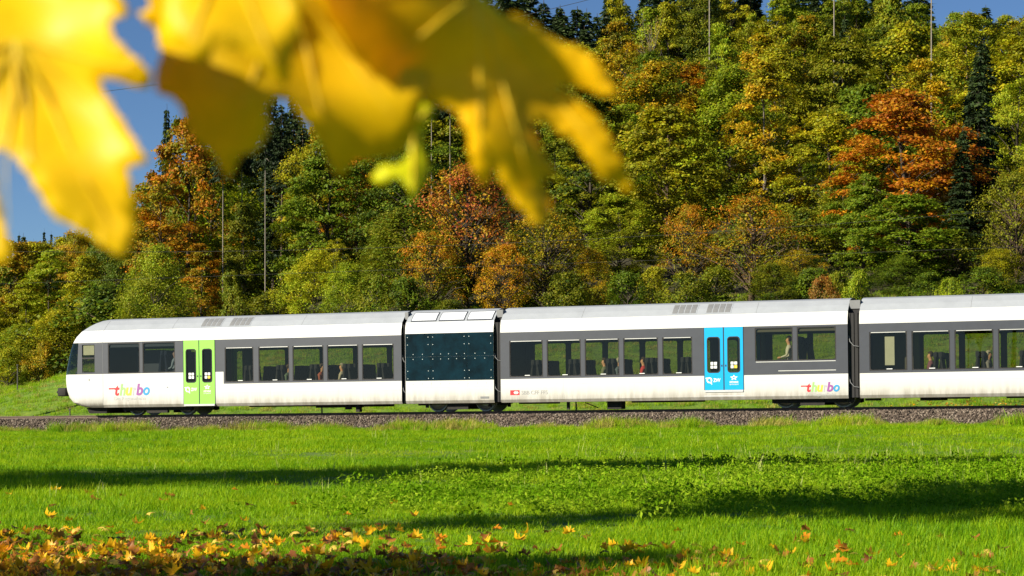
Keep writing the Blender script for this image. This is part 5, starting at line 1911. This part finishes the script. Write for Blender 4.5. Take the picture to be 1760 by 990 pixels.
branch = empty('maple_branch', loc=(-0.02, 0.74, 1.42))
tag(branch, 'blurred twig with big yellow maple leaves hanging close to the lens', 'branch')
OFF = Vector((-0.02, 0.74, 1.42))
LEAVES = [
    # outline in photograph columns and rows, distance, tilt (depth per metre in x and z), bend, colour
    (0.74, (-0.25, 0.10), (0.5, 0.5), (0.95, 0.66, 0.003), 'brightly lit yellow leaf at the left',
     [(-60, -70), (60, -60), (150, -40), (215, 0), (230, 30), (195, 45), (203, 70), (228, 96), (256, 120), (270, 138), (262, 158), (235, 154), (205, 140), (172, 134), (176, 155), (198, 186), (226, 226), (250, 262), (270, 284), (248, 290), (226, 293), (236, 335), (238, 375), (234, 415), (222, 446), (200, 436), (165, 412), (122, 388), (96, 376), (78, 345), (58, 308), (36, 278), (10, 258), (-12, 262), (-8, 300), (-2, 350), (8, 400), (20, 430), (10, 452), (-30, 440), (-90, 400), (-190, 350), (-150, 260), (-230, 180), (-130, 110), (-170, 20), (-90, 0)]),
    (0.70, (-0.20, -0.10), (1.0, 0.8), (0.95, 0.66, 0.003), 'bright yellow leaf tip beside the patch of sky',
     [(300, -160), (420, -170), (500, -60), (520, 20), (505, 90), (490, 148), (455, 118), (420, 88), (372, 80), (362, 106), (340, 106), (310, 88), (282, 78), (272, 50), (280, 10), (262, -60)]),
    (0.78, (0.12, -0.18), (0.9, 0.9), (0.92, 0.60, 0.003), 'golden leaf in its own shade with long drooping tips',
     [(255, -40), (262, 20), (236, 26), (268, 52), (276, 90), (266, 130), (270, 160), (296, 168), (312, 186), (318, 218), (338, 246), (362, 262), (374, 288), (386, 306), (396, 288), (410, 266), (446, 252), (464, 220), (462, 186), (478, 172), (500, 174), (516, 202), (540, 230), (560, 268), (576, 304), (592, 284), (604, 268), (640, 262), (680, 256), (704, 240), (720, 200), (740, 120), (760, 40), (740, -60), (640, -160), (500, -190), (360, -160)]),
    (0.80, (0.24, -0.12), (-3.5, 0.5), (1.0, 0.62, 0.003), 'olive gold leaf reaching right over the wood',
     [(560, -120), (700, -150), (800, -90), (822, 0), (866, 32), (884, 26), (908, 34), (940, 58), (968, 72), (1002, 84), (1032, 104), (1046, 130), (1064, 162), (1040, 162), (1004, 146), (954, 138), (990, 166), (1012, 178), (1040, 214), (1060, 252), (1080, 290), (1094, 332), (1064, 312), (1030, 298), (1012, 270), (986, 240), (950, 216), (906, 204), (924, 234), (936, 268), (972, 308), (946, 302), (928, 300), (950, 346), (932, 392), (904, 366), (878, 338), (850, 288), (842, 312), (826, 316), (810, 288), (806, 242), (790, 202), (770, 190), (742, 186), (690, 170), (620, 120), (560, 20)]),
    (0.86, (-0.2, 0.1), (0.5, 0.5), (0.72, 0.74, 0.006), 'small lime yellow leaf lobe below the golden leaf',
     [(712, 168), (742, 178), (748, 194), (730, 210), (722, 234), (732, 262), (740, 296), (722, 330), (712, 352), (704, 326), (684, 304), (656, 320), (638, 308), (656, 286), (690, 284), (704, 266), (700, 230), (702, 190)]),
]
for Yd, (tx, tz_), bend_, colr, lb, pl in LEAVES:
    o2 = [to_plane(p[0], p[1], Yd) for p in toothed(pl)]
    cx_ = sum(p[0] for p in o2) / len(o2)
    cz_ = sum(p[1] for p in o2) / len(o2)

    def zf(x, z, cx_=cx_, cz_=cz_, Yd=Yd, tx=tx, tz_=tz_, bend_=bend_):
        u_, v_ = x - cx_, z - cz_
        return Yd + tx * u_ + tz_ * v_ + bend_[0] * u_ * u_ + bend_[1] * v_ * v_ + 0.004 * math.sin(90 * u_ + 40 * v_) + 0.003 * math.sin(130 * v_)
    me = blade_from_outline('leaf', o2, zf, 0.008, M['mleaf'])
    lo = link(bpy.data.objects.new('leaf', me), branch)
    lo.color = (*colr, 1)
    lo['label'] = lb
    md = lo.modifiers.new('thickness', 'SOLIDIFY')
    md.thickness = 0.0004
    base = max(o2, key=lambda p: p[1])
    bx_, bz_ = (base[0] * 0.4 + cx_ * 0.6, base[1] * 0.55 + cz_ * 0.45)
    far_t = sorted(o2, key=lambda p: -math.hypot(p[0] - bx_, p[1] - bz_))
    tips = []
    for p in far_t:
        if all(math.hypot(p[0] - q_[0], p[1] - q_[1]) > 0.030 for q_ in tips): tips.append(p)
        if len(tips) == 7: break
    for p in tips:
        pv = [(bx_ + (p[0] - bx_) * k / 6, zf(bx_ + (p[0] - bx_) * k / 6, bz_ + (p[1] - bz_) * k / 6) - 0.0006, bz_ + (p[1] - bz_) * k / 6) for k in range(6)]
        MB().tube(pv, [0.0007 - 0.00009 * k for k in range(6)], 5).build('vein', M['vein'], lo)
    # petiole up to the twig
    top = max(o2, key=lambda p: p[1])
    MB().tube([(top[0], zf(*top), top[1] - 0.002), (top[0] * 0.95, Yd + 0.01, top[1] + 0.015), (cx_ * 0.9 + 0.01, Yd + 0.02, top[1] + 0.035)], [0.0009, 0.0012, 0.0014], 6).build('petiole', M['twig'], lo)
MB().tube([(-0.30, 0.72, 1.50), (-0.15, 0.76, 1.425), (0.0, 0.80, 1.415), (0.10, 0.82, 1.43)], [0.004, 0.0032, 0.0026, 0.002], 8).build('twig', M['twig'], branch, True)
OFF = Vector((0, 0, 0))
